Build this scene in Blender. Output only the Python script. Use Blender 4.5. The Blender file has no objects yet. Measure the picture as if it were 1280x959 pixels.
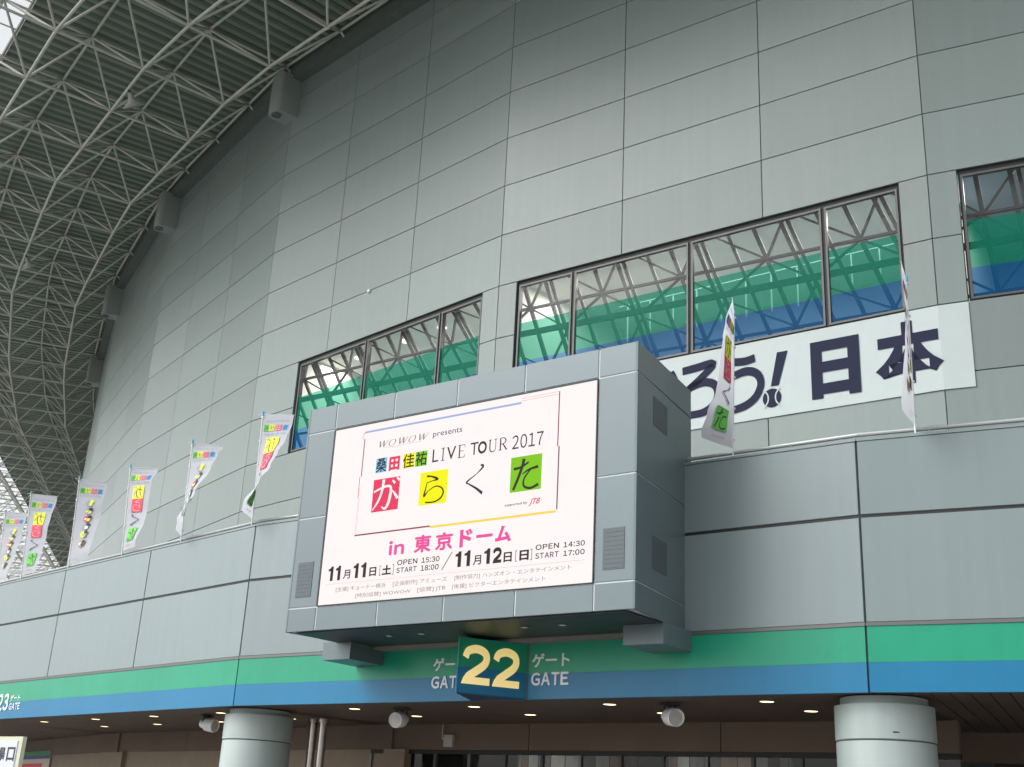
import bpy, math, random
from mathutils import Vector, Matrix
random.seed(7)
scene = bpy.context.scene
COL = scene.collection
R = math.radians

# ------------------------------------------------------------------ camera
CAM = Vector((0.0, 0.0, 1.6))
PITCH, ROLL = 0.3567361, 0.0524737
cp, sp, cr_, sr = math.cos(PITCH), math.sin(PITCH), math.cos(ROLL), math.sin(ROLL)
fw = Vector((0, cp, sp)); up0 = Vector((0, -sp, cp)); rx0 = Vector((1, 0, 0))
rx = rx0 * cr_ + up0 * sr; up = -rx0 * sr + up0 * cr_
cd = bpy.data.cameras.new('camera'); cam = bpy.data.objects.new('camera', cd); COL.objects.link(cam)
cam.matrix_world = Matrix(((rx.x, up.x, -fw.x, CAM.x), (rx.y, up.y, -fw.y, CAM.y), (rx.z, up.z, -fw.z, CAM.z), (0, 0, 0, 1)))
cd.sensor_width = 36.0; cd.lens = 1490.4626 / 1280 * 36.0
cd.clip_start = 0.1; cd.clip_end = 6000
scene.camera = cam

# ------------------------------------------------------------------ world, sun, exposure
SUN_ELEV, SUN_AZ = R(43), R(257)          # azimuth measured clockwise from +Y
w = bpy.data.worlds.new('World'); scene.world = w; w.use_nodes = True
nt = w.node_tree; nt.nodes.clear()
sky = nt.nodes.new('ShaderNodeTexSky'); sky.sky_type = 'NISHITA'; sky.sun_disc = False
sky.sun_elevation = SUN_ELEV; sky.sun_rotation = SUN_AZ
sky.air_density = 1.0; sky.dust_density = 4.0; sky.ozone_density = 1.0
hs = nt.nodes.new('ShaderNodeHueSaturation'); hs.inputs['Saturation'].default_value = 0.12
bg = nt.nodes.new('ShaderNodeBackground'); bg.inputs['Strength'].default_value = 0.15
wo = nt.nodes.new('ShaderNodeOutputWorld')
nt.links.new(sky.outputs[0], hs.inputs['Color']); nt.links.new(hs.outputs[0], bg.inputs['Color']); nt.links.new(bg.outputs[0], wo.inputs[0])
sd = bpy.data.lights.new('sun', 'SUN'); sd.energy = 0.5; sd.angle = R(40); sd.color = (1.0, 0.97, 0.92)
so = bpy.data.objects.new('sun', sd); COL.objects.link(so)
sdir = Vector((math.sin(SUN_AZ) * math.cos(SUN_ELEV), math.cos(SUN_AZ) * math.cos(SUN_ELEV), math.sin(SUN_ELEV)))
so.rotation_euler = (-sdir).to_track_quat('-Z', 'Y').to_euler(); so.location = (0, -20, 60)
scene.view_settings.view_transform = 'Standard'; scene.view_settings.look = 'None'
scene.view_settings.gamma = 1.0; scene.view_settings.exposure = 0.90
try:
    scene.cycles.use_denoising = True
    scene.cycles.max_bounces = 8; scene.cycles.transparent_max_bounces = 12
    scene.cycles.sample_clamp_indirect = 4.0
except Exception:
    pass

# ------------------------------------------------------------------ materials
MATS = {}
def mat(name, col, rough=0.6, metal=0.0, var=0.0, scale=2.0, bump=0.0, bscale=8.0, objvar=0.0, streak=0.0, spec=0.5, stretch=None):
    if name in MATS: return MATS[name]
    m = bpy.data.materials.new(name); m.use_nodes = True
    n = m.node_tree.nodes; l = m.node_tree.links; b = n['Principled BSDF']
    b.inputs['Roughness'].default_value = rough; b.inputs['Metallic'].default_value = metal
    b.inputs['Specular IOR Level'].default_value = spec
    b.inputs['Base Color'].default_value = (*col, 1)
    src = None
    if var or objvar or streak or bump:
        tc = n.new('ShaderNodeTexCoord'); geo = n.new('ShaderNodeNewGeometry')
    if var or objvar or streak:
        val = n.new('ShaderNodeValue'); val.outputs[0].default_value = 1.0; cur = val.outputs[0]
        def add(sock, amt):
            nonlocal cur
            mr = n.new('ShaderNodeMapRange'); mr.inputs['To Min'].default_value = 1 - amt; mr.inputs['To Max'].default_value = 1 + amt
            mr.inputs['From Min'].default_value = 0.25; mr.inputs['From Max'].default_value = 0.75; mr.clamp = False
            l.new(sock, mr.inputs['Value'])
            mu = n.new('ShaderNodeMath'); mu.operation = 'MULTIPLY'; l.new(cur, mu.inputs[0]); l.new(mr.outputs[0], mu.inputs[1]); cur = mu.outputs[0]
        if var:
            t = n.new('ShaderNodeTexNoise'); t.inputs['Scale'].default_value = scale; t.inputs['Detail'].default_value = 6
            l.new(geo.outputs['Position'], t.inputs['Vector']); add(t.outputs['Fac'], var)
        if streak:
            mp = n.new('ShaderNodeMapping'); mp.inputs['Scale'].default_value = (3.0, 3.0, 0.12)
            l.new(geo.outputs['Position'], mp.inputs['Vector'])
            t = n.new('ShaderNodeTexNoise'); t.inputs['Scale'].default_value = 1.6; t.inputs['Detail'].default_value = 5
            l.new(mp.outputs[0], t.inputs['Vector']); add(t.outputs['Fac'], streak)
        if objvar:
            oi = n.new('ShaderNodeObjectInfo'); add(oi.outputs['Random'], objvar)
        mx = n.new('ShaderNodeVectorMath'); mx.operation = 'SCALE'; mx.inputs[0].default_value = col
        l.new(cur, mx.inputs['Scale']); l.new(mx.outputs[0], b.inputs['Base Color'])
    if bump:
        t = n.new('ShaderNodeTexNoise'); t.inputs['Scale'].default_value = bscale; t.inputs['Detail'].default_value = 3
        l.new(geo.outputs['Position'], t.inputs['Vector'])
        bp = n.new('ShaderNodeBump'); bp.inputs['Strength'].default_value = 1.0; bp.inputs['Distance'].default_value = bump
        l.new(t.outputs['Fac'], bp.inputs['Height']); l.new(bp.outputs[0], b.inputs['Normal'])
    MATS[name] = m
    return m
def emit(name, col, s=1.0):
    if name in MATS: return MATS[name]
    m = bpy.data.materials.new(name); m.use_nodes = True; n = m.node_tree.nodes; n.clear()
    e = n.new('ShaderNodeEmission'); e.inputs[0].default_value = (*col, 1); e.inputs[1].default_value = s
    o = n.new('ShaderNodeOutputMaterial'); m.node_tree.links.new(e.outputs[0], o.inputs[0]); MATS[name] = m
    return m
def glass(name, tint, film, k, gl=0.06, rough=0.03):
    m = bpy.data.materials.new(name); m.use_nodes = True; n = m.node_tree.nodes; l = m.node_tree.links; n.clear()
    t = n.new('ShaderNodeBsdfTransparent'); t.inputs[0].default_value = (*tint, 1)
    d = n.new('ShaderNodeBsdfDiffuse'); d.inputs[0].default_value = (*film, 1)
    g = n.new('ShaderNodeBsdfGlossy'); g.inputs['Roughness'].default_value = rough
    a = n.new('ShaderNodeMixShader'); a.inputs[0].default_value = k; l.new(t.outputs[0], a.inputs[1]); l.new(d.outputs[0], a.inputs[2])
    b = n.new('ShaderNodeMixShader'); b.inputs[0].default_value = gl; l.new(a.outputs[0], b.inputs[1]); l.new(g.outputs[0], b.inputs[2])
    o = n.new('ShaderNodeOutputMaterial'); l.new(b.outputs[0], o.inputs[0]); MATS[name] = m
    return m
M_PANEL = mat('panel_grey', (0.184, 0.228, 0.2175), 0.34, 0.0, var=0.025, scale=0.35, objvar=0.045, streak=0.03, bump=0.0035, bscale=1.1)
M_FPANEL = mat('fascia_grey', (0.1802, 0.2287, 0.2365), 0.33, 0.0, var=0.03, scale=0.5, objvar=0.03, streak=0.035, bump=0.003, bscale=1.3)
M_BOX = mat('casing_grey', (0.112, 0.1512, 0.1637), 0.36, 0.1, var=0.04, scale=0.8, objvar=0.02, bump=0.002, bscale=2)
M_SEAM = mat('pale_seam', (0.4565, 0.498, 0.5063), 0.6)
M_GAP = mat('dark_gap', (0.035, 0.04, 0.04), 0.8)
M_GAPM = mat('mid_gap', (0.08, 0.095, 0.095), 0.7)
M_TRIM = mat('alu_trim', (0.1187, 0.1233, 0.1233), 0.4, 0.3, var=0.05)
M_GREEN = mat('band_green', (0.01278, 0.2692, 0.157), 0.32, 0, var=0.09, scale=0.7, spec=0.3, streak=0.03, bump=0.002, bscale=1.5)
M_BLUE = mat('band_blue', (0.009205, 0.1543, 0.3024), 0.32, 0, var=0.08, scale=0.7, spec=0.3, streak=0.03, bump=0.002, bscale=1.5)
M_FRAME = mat('window_alu', (0.084, 0.084, 0.084), 0.4, 0.4)
M_BLACK = mat('black_rubber', (0.012, 0.012, 0.013), 0.6)
M_STEEL = mat('space_frame_paint', (0.4532, 0.464, 0.4155), 0.5, 0.0, var=0.12, scale=1.5)
M_DECK = mat('roof_deck', (0.028, 0.0385, 0.0315), 0.7, 0, var=0.2, scale=0.6)
M_RIB = mat('deck_rib', (0.1767, 0.2209, 0.184), 0.6, 0, var=0.1, scale=0.6)
M_EAVE = mat('eave_paint', (0.10, 0.12, 0.11), 0.7, var=0.1)
M_DUCT = mat('duct_grey', (0.249, 0.2822, 0.2697), 0.5, var=0.05)
M_WHITE = mat('white_paint', (0.6225, 0.6308, 0.6391), 0.45, var=0.03)
M_CLOTH = mat('flag_cloth', (0.72, 0.73, 0.78), 0.85, var=0.03, scale=6)
def cloth(name, col):
    m = bpy.data.materials.new(name); m.use_nodes = True; n = m.node_tree.nodes; l = m.node_tree.links; n.clear()
    d = n.new('ShaderNodeBsdfDiffuse'); d.inputs[0].default_value = (*col, 1); t = n.new('ShaderNodeBsdfTranslucent'); t.inputs[0].default_value = (*col, 1)
    x = n.new('ShaderNodeMixShader'); x.inputs[0].default_value = .5; o = n.new('ShaderNodeOutputMaterial')
    l.new(d.outputs[0], x.inputs[1]); l.new(t.outputs[0], x.inputs[2]); l.new(x.outputs[0], o.inputs[0]); MATS[name] = m; return m
M_CLOTH = cloth('flag_cloth_thin', (0.70, 0.71, 0.77))
M_BANNER = mat('banner_vinyl', (0.4704, 0.5376, 0.5291), 0.55, var=0.02, bump=0.002, bscale=2)
M_NAVY = mat('navy_ink', (0.018, 0.02, 0.05), 0.7, spec=0.2)
M_COLUMN = mat('column_paint', (0.3388, 0.4023, 0.3897), 0.45, var=0.05, scale=1.5, streak=0.05, bump=0.001, bscale=6)
M_CYAN = mat('cyan_cap', (0.05, 0.45, 0.65), 0.4)
M_GOLD = mat('gold_digit', (1.0, 0.86, 0.45), 0.30, 0.0)
M_GOLD.node_tree.nodes['Principled BSDF'].inputs['Emission Color'].default_value = (1.0, 0.72, 0.22, 1)   # the digits are lit from inside
M_GOLD.node_tree.nodes['Principled BSDF'].inputs['Emission Strength'].default_value = 0.22
M_LETTER = mat('letter_silver', (0.6474, 0.6798, 0.7121), 0.4, 0.1)
M_LETTERW = mat('letter_white', (0.6806, 0.6972, 0.7138), 0.4)
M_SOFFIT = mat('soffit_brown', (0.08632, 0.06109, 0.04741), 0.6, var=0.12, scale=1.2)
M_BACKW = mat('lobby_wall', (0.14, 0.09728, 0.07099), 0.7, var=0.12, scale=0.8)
M_PIPE = mat('stainless', (0.4565, 0.415, 0.3818), 0.25, 0.9)
M_INNER = mat('inner_wall', (0.66, 0.66, 0.60), 0.9, var=0.05, scale=0.5)
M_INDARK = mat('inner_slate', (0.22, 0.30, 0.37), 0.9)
M_LATT = mat('reflected_steel', (0.020, 0.019, 0.017), 0.6, var=0.2, scale=1.0)  # bars that imitate the canopy's reflection in the windows
M_GROUND = mat('plaza_paving', (0.2598, 0.251, 0.2419), 0.8, var=0.1, scale=0.3, bump=0.002, bscale=20)
M_VENT = mat('vent_mesh', (0.075, 0.095, 0.105), 0.6)
M_RAIL = mat('rail_white', (0.3818, 0.3984, 0.3984), 0.35, 0.2)
G_CLEAR = glass('glass_clear', (0.86, 0.90, 0.88), (0.5, 0.5, 0.5), 0.015, 0.02)
G_GREEN = glass('glass_green', (0.34, 0.76, 0.64), (0.0, 0.22, 0.135), 0.5, 0.008)
G_BLUE = glass('glass_blue', (0.28, 0.48, 0.78), (0.0, 0.10, 0.26), 0.5, 0.008)
G_ROOF = glass('roof_glazing', (0.93, 0.94, 0.94), (0.8, 0.8, 0.8), 0.05, 0.03)
SE = 0.55
S_WHITE = emit('led_white', (1.0, 0.925, 0.915), SE)
def led_modules(m):
    n = m.node_tree.nodes; l = m.node_tree.links; e = [x for x in n if x.type == 'EMISSION'][0]
    tc = n.new('ShaderNodeTexCoord'); mp = n.new('ShaderNodeMapping'); mp.inputs['Scale'].default_value = (1 / .3143, 0, 1 / .2992)
    sn = n.new('ShaderNodeVectorMath'); sn.operation = 'FLOOR'; wn = n.new('ShaderNodeTexWhiteNoise')
    mr = n.new('ShaderNodeMapRange'); mr.inputs['To Min'].default_value = SE * .985; mr.inputs['To Max'].default_value = SE * 1.01
    l.new(tc.outputs['Object'], mp.inputs[0]); l.new(mp.outputs[0], sn.inputs[0]); l.new(sn.outputs[0], wn.inputs[0]); l.new(wn.outputs[0], mr.inputs[0]); l.new(mr.outputs[0], e.inputs[1])
led_modules(S_WHITE)
S_BLACK = emit('led_black', (0.06, 0.05, 0.045), SE)
S_GREY = emit('led_grey', (0.30, 0.24, 0.22), SE)
S_PINK = emit('led_pink', (0.86, 0.11, 0.36), SE)
S_RED = emit('led_red', (0.83, 0.07, 0.14), SE)
S_YEL = emit('led_yellow', (0.95, 0.92, 0.02), SE)
S_GRN = emit('led_green', (0.24, 0.60, 0.03), SE)
S_BLU = emit('led_sky_blue', (0.25, 0.60, 0.86), SE)
S_LBL = emit('led_line_blue', (0.40, 0.45, 0.80), SE)
S_LPI = emit('led_line_pink', (0.85, 0.45, 0.50), SE)
S_MAR = emit('led_maroon', (0.33, 0.08, 0.13), SE)
S_ORG = emit('led_orange', (0.93, 0.55, 0.08), SE)
S_PUR = emit('led_violet', (0.27, 0.13, 0.19), SE)
L_WARM = emit('lamp_warm', (1.0, 0.80, 0.40), 2.4)
L_COOL = emit('lamp_white', (1.0, 0.95, 0.82), 1.3)
P_YEL = mat('print_yellow', (0.72, 0.74, 0.06), 0.8); P_RED = mat('print_red', (0.68, 0.07, 0.11), 0.8)
P_GRN = mat('print_green', (0.12, 0.50, 0.07), 0.8); P_BLU = mat('print_blue', (0.10, 0.32, 0.62), 0.8)
P_BLK = mat('print_black', (0.04, 0.04, 0.045), 0.8); P_GRY = mat('print_grey', (0.33, 0.35, 0.40), 0.8)
P_ORG = mat('print_ochre', (0.42, 0.30, 0.12), 0.8)

# ------------------------------------------------------------------ helpers
def link(name, me, m=None, parent=None, mats=None):
    o = bpy.data.objects.new(name, me); COL.objects.link(o)
    if m is not None and not me.materials: me.materials.append(m)
    if mats:
        for x in mats: me.materials.append(x)
    if parent is not None: o.parent = parent
    return o
def tag(o, label=None, cat=None, group=None, kind=None):
    if label: o['label'] = label
    if cat: o['category'] = cat
    if group: o['group'] = group
    if kind: o['kind'] = kind
    return o
def empty(name, loc=(0, 0, 0), rz=0.0):
    o = bpy.data.objects.new(name, None); COL.objects.link(o); o.location = loc; o.rotation_euler = (0, 0, rz); o.empty_display_size = 0.2
    return o
class MB:
    def __init__(s): s.v = []; s.f = []; s.mi = []
    def add(s, vs, fs, mi=0):
        k = len(s.v); s.v += [tuple(x) for x in vs]; s.f += [tuple(i + k for i in f) for f in fs]; s.mi += [mi] * len(fs); return s
    def box(s, x0, x1, y0, y1, z0, z1, mi=0):
        return s.add([(x0, y0, z0), (x1, y0, z0), (x1, y1, z0), (x0, y1, z0), (x0, y0, z1), (x1, y0, z1), (x1, y1, z1), (x0, y1, z1)],
                     [(0, 3, 2, 1), (4, 5, 6, 7), (0, 1, 5, 4), (1, 2, 6, 5), (2, 3, 7, 6), (3, 0, 4, 7)], mi)
    def bar(s, a, b, r, n=6, r2=None, mi=0, caps=True):
        a = Vector(a); b = Vector(b); d = (b - a)
        if d.length < 1e-6: return s
        d.normalize(); r2 = r if r2 is None else r2
        t = Vector((0, 0, 1)) if abs(d.z) < 0.9 else Vector((1, 0, 0)); x = d.cross(t).normalized(); y = d.cross(x)
        vs = []
        for p, rr in ((a, r), (b, r2)):
            for i in range(n):
                an = 2 * math.pi * i / n; vs.append(p + x * (rr * math.cos(an)) + y * (rr * math.sin(an)))
        fs = [(i, (i + 1) % n, n + (i + 1) % n, n + i) for i in range(n)]
        if caps: fs += [tuple(range(n - 1, -1, -1)), tuple(range(n, 2 * n))]
        return s.add(vs, fs, mi)
    def rbar(s, a, b, w, h, nrm=(0, 1, 0)):       # flat rectangular bar
        a = Vector(a); b = Vector(b); d = (b - a).normalized(); n = Vector(nrm); x = d.cross(n).normalized()
        vs = [p + x * (w / 2 * sx) + n * (h / 2 * sy) for p in (a, b) for sx, sy in ((-1, -1), (1, -1), (1, 1), (-1, 1))]
        return s.add(vs, [(0, 1, 2, 3), (7, 6, 5, 4), (0, 4, 5, 1), (1, 5, 6, 2), (2, 6, 7, 3), (3, 7, 4, 0)])
    def lathe(s, prof, n=32, c=(0, 0, 0), a0=0, a1=2 * math.pi, mi=0):
        full = abs(a1 - a0 - 2 * math.pi) < 1e-6; k = n if full else n + 1; vs = []
        for r, z in prof:
            for i in range(k):
                an = a0 + (a1 - a0) * i / n; vs.append((c[0] + r * math.cos(an), c[1] + r * math.sin(an), c[2] + z))
        fs = []
        for j in range(len(prof) - 1):
            for i in range(n):
                i2 = (i + 1) % k; fs.append((j * k + i, j * k + i2, (j + 1) * k + i2, (j + 1) * k + i))
        return s.add(vs, fs, mi)
    def mesh(s, name, smooth=False):
        me = bpy.data.meshes.new(name); me.from_pydata(s.v, [], s.f)
        if any(s.mi): me.polygons.foreach_set('material_index', s.mi)
        if smooth: me.polygons.foreach_set('use_smooth', [True] * len(me.polygons))
        me.update(); return me
    def obj(s, name, m, parent=None, smooth=False, mats=None): return link(name, s.mesh(name, smooth), m if not mats else None, parent, mats)
def smooth_sharp(o, ang=40):
    o.data.polygons.foreach_set('use_smooth', [True] * len(o.data.polygons))
    try: o.data.set_sharp_from_angle(angle=R(ang))
    except Exception: pass
def bevel_box_mesh(name, x0, x1, y0, y1, z0, z1, b):
    # box whose four front edges (at y0, facing the viewer) are chamfered
    v = [(x0, y0 + b, z0), (x1, y0 + b, z0), (x1, y0 + b, z1), (x0, y0 + b, z1),
         (x0 + b, y0, z0 + b), (x1 - b, y0, z0 + b), (x1 - b, y0, z1 - b), (x0 + b, y0, z1 - b),
         (x0, y1, z0), (x1, y1, z0), (x1, y1, z1), (x0, y1, z1)]
    f = [(4, 5, 6, 7), (0, 1, 5, 4), (1, 2, 6, 5), (2, 3, 7, 6), (3, 0, 4, 7), (0, 8, 9, 1), (1, 9, 10, 2), (2, 10, 11, 3), (3, 11, 8, 0), (8, 11, 10, 9)]
    me = bpy.data.meshes.new(name); me.from_pydata(v, [], f); me.update(); return me

# text as flat mesh data in the x-z plane, fitted to a box
DEP = None
_tc = {}
def glyphs(s, bold=0.0, shear=0.0, spacing=1.0, res=3):
    key = (s, bold, shear, spacing, res)
    if key in _tc: return _tc[key]
    c = bpy.data.curves.new('t', 'FONT'); c.body = s; c.offset = bold; c.shear = shear; c.space_character = spacing; c.resolution_u = res
    o = bpy.data.objects.new('t', c); COL.objects.link(o)
    dg = bpy.context.evaluated_depsgraph_get(); me = bpy.data.meshes.new_from_object(o.evaluated_get(dg))
    vs = [(v.co.x, v.co.y) for v in me.vertices]; fs = [tuple(p.vertices) for p in me.polygons]
    bpy.data.objects.remove(o); bpy.data.curves.remove(c); bpy.data.meshes.remove(me)
    x0 = min(v[0] for v in vs); x1 = max(v[0] for v in vs); y0 = min(v[1] for v in vs); y1 = max(v[1] for v in vs)
    vs = [((x - x0) / (x1 - x0), (y - y0) / (y1 - y0)) for x, y in vs]
    _tc[key] = (vs, fs); return _tc[key]
def rawglyph(ch):
    key = ('raw', ch)
    if key not in _tc:
        c = bpy.data.curves.new('t', 'FONT'); c.body = ch; c.resolution_u = 4
        o = bpy.data.objects.new('t', c); COL.objects.link(o)
        me = bpy.data.meshes.new_from_object(o.evaluated_get(bpy.context.evaluated_depsgraph_get()))
        _tc[key] = ([(v.co.x, v.co.y) for v in me.vertices], [tuple(q.vertices) for q in me.polygons])
        bpy.data.objects.remove(o); bpy.data.curves.remove(c); bpy.data.meshes.remove(me)
    return _tc[key]
def grot(txt, r=0.0, gap=.10, word=.28):
    # plain grotesque lettering from the full-width glyphs, packed tightly, thickened by r
    V = []; F = []; x = 0
    for ch in txt:
        if ch == ' ': x += word; continue
        fwc = chr(ord(ch) + 0xFEE0) if 33 <= ord(ch) <= 126 else ch
        vs, fs = rawglyph(fwc); x0 = min(v[0] for v in vs); x1 = max(v[0] for v in vs)
        offs_ = [(0, 0)] if r == 0 else [(r * math.cos(t * math.pi / 4), r * math.sin(t * math.pi / 4)) for t in range(8)]
        for ci, (dx, dy) in enumerate(offs_):
            k = len(V); V += [(v[0] - x0 + x + r + dx, v[1] + dy, ci) for v in vs]; F += [tuple(i + k for i in f) for f in fs]
        x += (x1 - x0) + 2 * r + gap
    x0 = min(v[0] for v in V); x1 = max(v[0] for v in V); y0 = min(v[1] for v in V); y1 = max(v[1] for v in V)
    return [((v[0] - x0) / (x1 - x0), (v[1] - y0) / (y1 - y0), v[2]) for v in V], F
def poly_one(): return [(.42, 0), (1, 0), (1, 1), (.58, 1), (.40, .88), (0, .82), (0, .68), (.42, .68)], [(0, 1, 2, 7), (2, 3, 4, 7), (4, 5, 6, 7)]
def poly_two(wd=.22):
    a, f = ribbon([(.11, .66), (.20, .82), (.50, .89), (.78, .82), (.87, .67), (.78, .50), (.48, .32), (.24, .19), (.17, .10)], [wd] * 4 + [wd * 1.05] * 3 + [wd, wd * .9])
    k = len(a); a = a + [(.0, 0), (1, 0), (1, wd * .85), (.08, wd * .85)]; f = f + [(k, k + 1, k + 2, k + 3)]
    x0 = min(v[0] for v in a); x1 = max(v[0] for v in a); y0 = min(v[1] for v in a); y1 = max(v[1] for v in a)
    return [((u - x0) / (x1 - x0), (v - y0) / (y1 - y0)) for u, v in a], f
def ribbon(pts, wid):
    # brush stroke through points with varying width; returns 2-D verts, faces
    P = []
    n = len(pts)
    for i in range(n - 1):
        p0 = pts[max(i - 1, 0)]; p1 = pts[i]; p2 = pts[i + 1]; p3 = pts[min(i + 2, n - 1)]
        for k in range(5):
            t = k / 5
            f = lambda a, b, c, d: 0.5 * ((2 * b) + (-a + c) * t + (2 * a - 5 * b + 4 * c - d) * t * t + (-a + 3 * b - 3 * c + d) * t ** 3)
            w_ = wid[i] * (1 - t) + wid[i + 1] * t
            P.append((f(p0[0], p1[0], p2[0], p3[0]), f(p0[1], p1[1], p2[1], p3[1]), w_))
    P.append((*pts[-1], wid[-1]))
    vs = []; fs = []
    for i, (x, y, w_) in enumerate(P):
        a = P[max(i - 1, 0)]; b = P[min(i + 1, len(P) - 1)]; dx, dy = b[0] - a[0], b[1] - a[1]; L = math.hypot(dx, dy) or 1
        nx, ny = -dy / L, dx / L; vs += [(x + nx * w_ / 2, y + ny * w_ / 2), (x - nx * w_ / 2, y - ny * w_ / 2)]
        if i: k = 2 * i; fs.append((k - 2, k - 1, k + 1, k))
    return vs, fs
BR = {
 'ga': [([(.03, .62), (.25, .70), (.50, .76), (.66, .72), (.68, .52), (.62, .20), (.50, .04), (.36, .13)], [.05, .07, .07, .08, .10, .10, .08, .02]),
        ([(.38, .99), (.34, .62), (.22, .30), (.02, .03)], [.11, .08, .08, .03]),
        ([(.74, .60), (.86, .46), (.96, .32)], [.03, .08, .10]), ([(.72, .93), (.82, .82)], [.05, .09]), ([(.88, 1.0), (.99, .90)], [.05, .09])],
 'ra': [([(.20, .93), (.40, .90), (.60, .82), (.66, .77), (.44, .75), (.22, .70)], [.07, .05, .09, .06, .03, .03]),
        ([(.22, .70), (.17, .48), (.13, .27), (.30, .43), (.58, .55), (.84, .48), (.93, .31), (.82, .13), (.55, .04), (.20, .06)], [.03, .05, .08, .03, .04, .05, .06, .06, .05, .05])],
 'ku': [([(.80, .98), (.96, .92), (.60, .70), (.06, .47), (.16, .40), (.60, .22), (.98, .02)], [.05, .10, .03, .07, .05, .08, .12])],
 'ta': [([(.04, .70), (.30, .73), (.58, .86)], [.09, .08, .06]), ([(.40, .99), (.36, .78), (.22, .40), (.05, .03)], [.12, .10, .10, .09]),
        ([(.36, .50), (.60, .62), (.93, .68)], [.03, .07, .10]), ([(.66, .62), (.44, .36), (.44, .12), (.68, .03), (.96, .12)], [.05, .06, .07, .08, .09])],
}
def brush(key):
    vs = []; fs = []
    for i, (p, w_) in enumerate(BR[key]):
        a, b = ribbon(p, w_); k = len(vs); vs += a; fs += [tuple(j + k for j in f) for f in b]
    return vs, fs
def quad2(): return [(0, 0), (1, 0), (1, 1), (0, 1)], [(0, 1, 2, 3)]
def flat(name, vf, x0, z0, x1, z1, y, m, parent, depth=0.0, layer=0.000004):
    vs, fs = vf
    V = [(x0 + v[0] * (x1 - x0), y - (v[2] if len(v) > 2 else 0) * layer, z0 + v[1] * (z1 - z0)) for v in vs]
    mb = MB()
    mb.add(V, fs)
    if depth:
        n = len(V); mb.v += [(a, y + depth, c) for a, _, c in V]
        from collections import Counter
        ec = Counter(); 
        for f in fs:
            for i in range(len(f)):
                e = (f[i], f[(i + 1) % len(f)]); ec[tuple(sorted(e))] += 1
        for f in fs:
            for i in range(len(f)):
                e = (f[i], f[(i + 1) % len(f)])
                if ec[tuple(sorted(e))] == 1: mb.f.append((e[1], e[0], e[0] + n, e[1] + n)); mb.mi.append(0)
    o = mb.obj(name, m, parent); return o

# ------------------------------------------------------------------ plan of the building (metres)
W = [(22.1282, 20.1081), (10.2128, 26.2393), (-0.5745, 34.1895), (-9.9583, 43.7557), (-17.6992, 54.6941), (-23.986, 66.528), (-28.919, 78.987),
     (-33.047, 91.736), (-36.095, 104.785), (-39.14, 117.84), (-42.1, 130.91)]
W = [Vector(p) for p in W]
for tdeg in (-.4, 0, 0, 1, 2, 3, 4, 4):
    d = W[-1] - W[-2]; a = -R(tdeg); d = Vector((d.x * math.cos(a) - d.y * math.sin(a), d.x * math.sin(a) + d.y * math.cos(a))); W.append(W[-1] + d)
# one more facet to the right, outside the frame
d = W[0] - W[1]; a = R(9.16); d = Vector((d.x * math.cos(a) - d.y * math.sin(a), d.x * math.sin(a) + d.y * math.cos(a))); WR = W[0] + d
NW = len(W)
def offs(r, right=False):
    P = ([WR] if right else []) + W; n = []
    for i in range(len(P) - 1):
        d = (P[i + 1] - P[i]).normalized(); n.append(Vector((d.y, -d.x)) if (Vector((d.y, -d.x)).dot(Vector((-1, -1)))) > 0 or i > 4 and Vector((d.y, -d.x)).x < 0 else Vector((-d.y, d.x)))
    out = [P[0] + n[0] * r]
    for i in range(1, len(P) - 1):
        b = (n[i - 1] + n[i]).normalized(); out.append(P[i] + b * (r / b.dot(n[i])))
    out.append(P[-1] + n[-1] * r); return out
def frame(P, j):
    # facet j runs from P[j] (right) to P[j+1] (left); origin left, x to the right, y into the building
    a, b = P[j], P[j + 1]; d = (a - b); return b, math.atan2(d.y, d.x), d.length
def froot(name, P, j):
    b, an, L = frame(P, j); return empty(name, (b.x, b.y, 0), an), L
ROW8 = 13.99
def zr(k): return ROW8 + 1.8 * (8 - k)
FOFF = 8.153
FP = offs(FOFF)
ZT, ZM, ZP, ZG, ZS, ZB = 8.11, 6.756, 5.001, 4.935, 4.363, 3.897

# ------------------------------------------------------------------ ground
g = MB(); g.add([(-3000, -3000, 0), (3000, -3000, 0), (3000, 3000, 0), (-3000, 3000, 0)], [(0, 1, 2, 3)])
tag(g.obj('ground', M_GROUND), kind='structure')

# ------------------------------------------------------------------ main wall of the stadium
wall = empty('stadium_wall', (W[2].x, W[2].y, 0))
tag(wall, 'tall curved grey stadium wall clad in metal panels with window ribbons, behind the LED screen', 'wall')
LW = 13.4003; PWD = LW / 3; GAP = 0.022
def inv_parent(o, root, b, an):
    # place o (local facet frame) under the wall root
    o.parent = root
    o.matrix_parent_inverse = Matrix.Identity(4)
pm_full = bevel_box_mesh('wall_panel', -PWD / 2 + GAP / 2, PWD / 2 - GAP / 2, 0, 0.06, -0.9 + GAP / 2, 0.9 - GAP / 2, 0.006)
pm_full.materials.append(M_PANEL)
_pc = {}
def place_local(o, b, an, u, y, z, root=wall):
    rl = root.location
    o.parent = root
    o.location = (b.x - rl.x + math.cos(an) * u - math.sin(an) * y, b.y - rl.y + math.sin(an) * u + math.cos(an) * y, z); o.rotation_euler = (0, 0, an)
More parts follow.
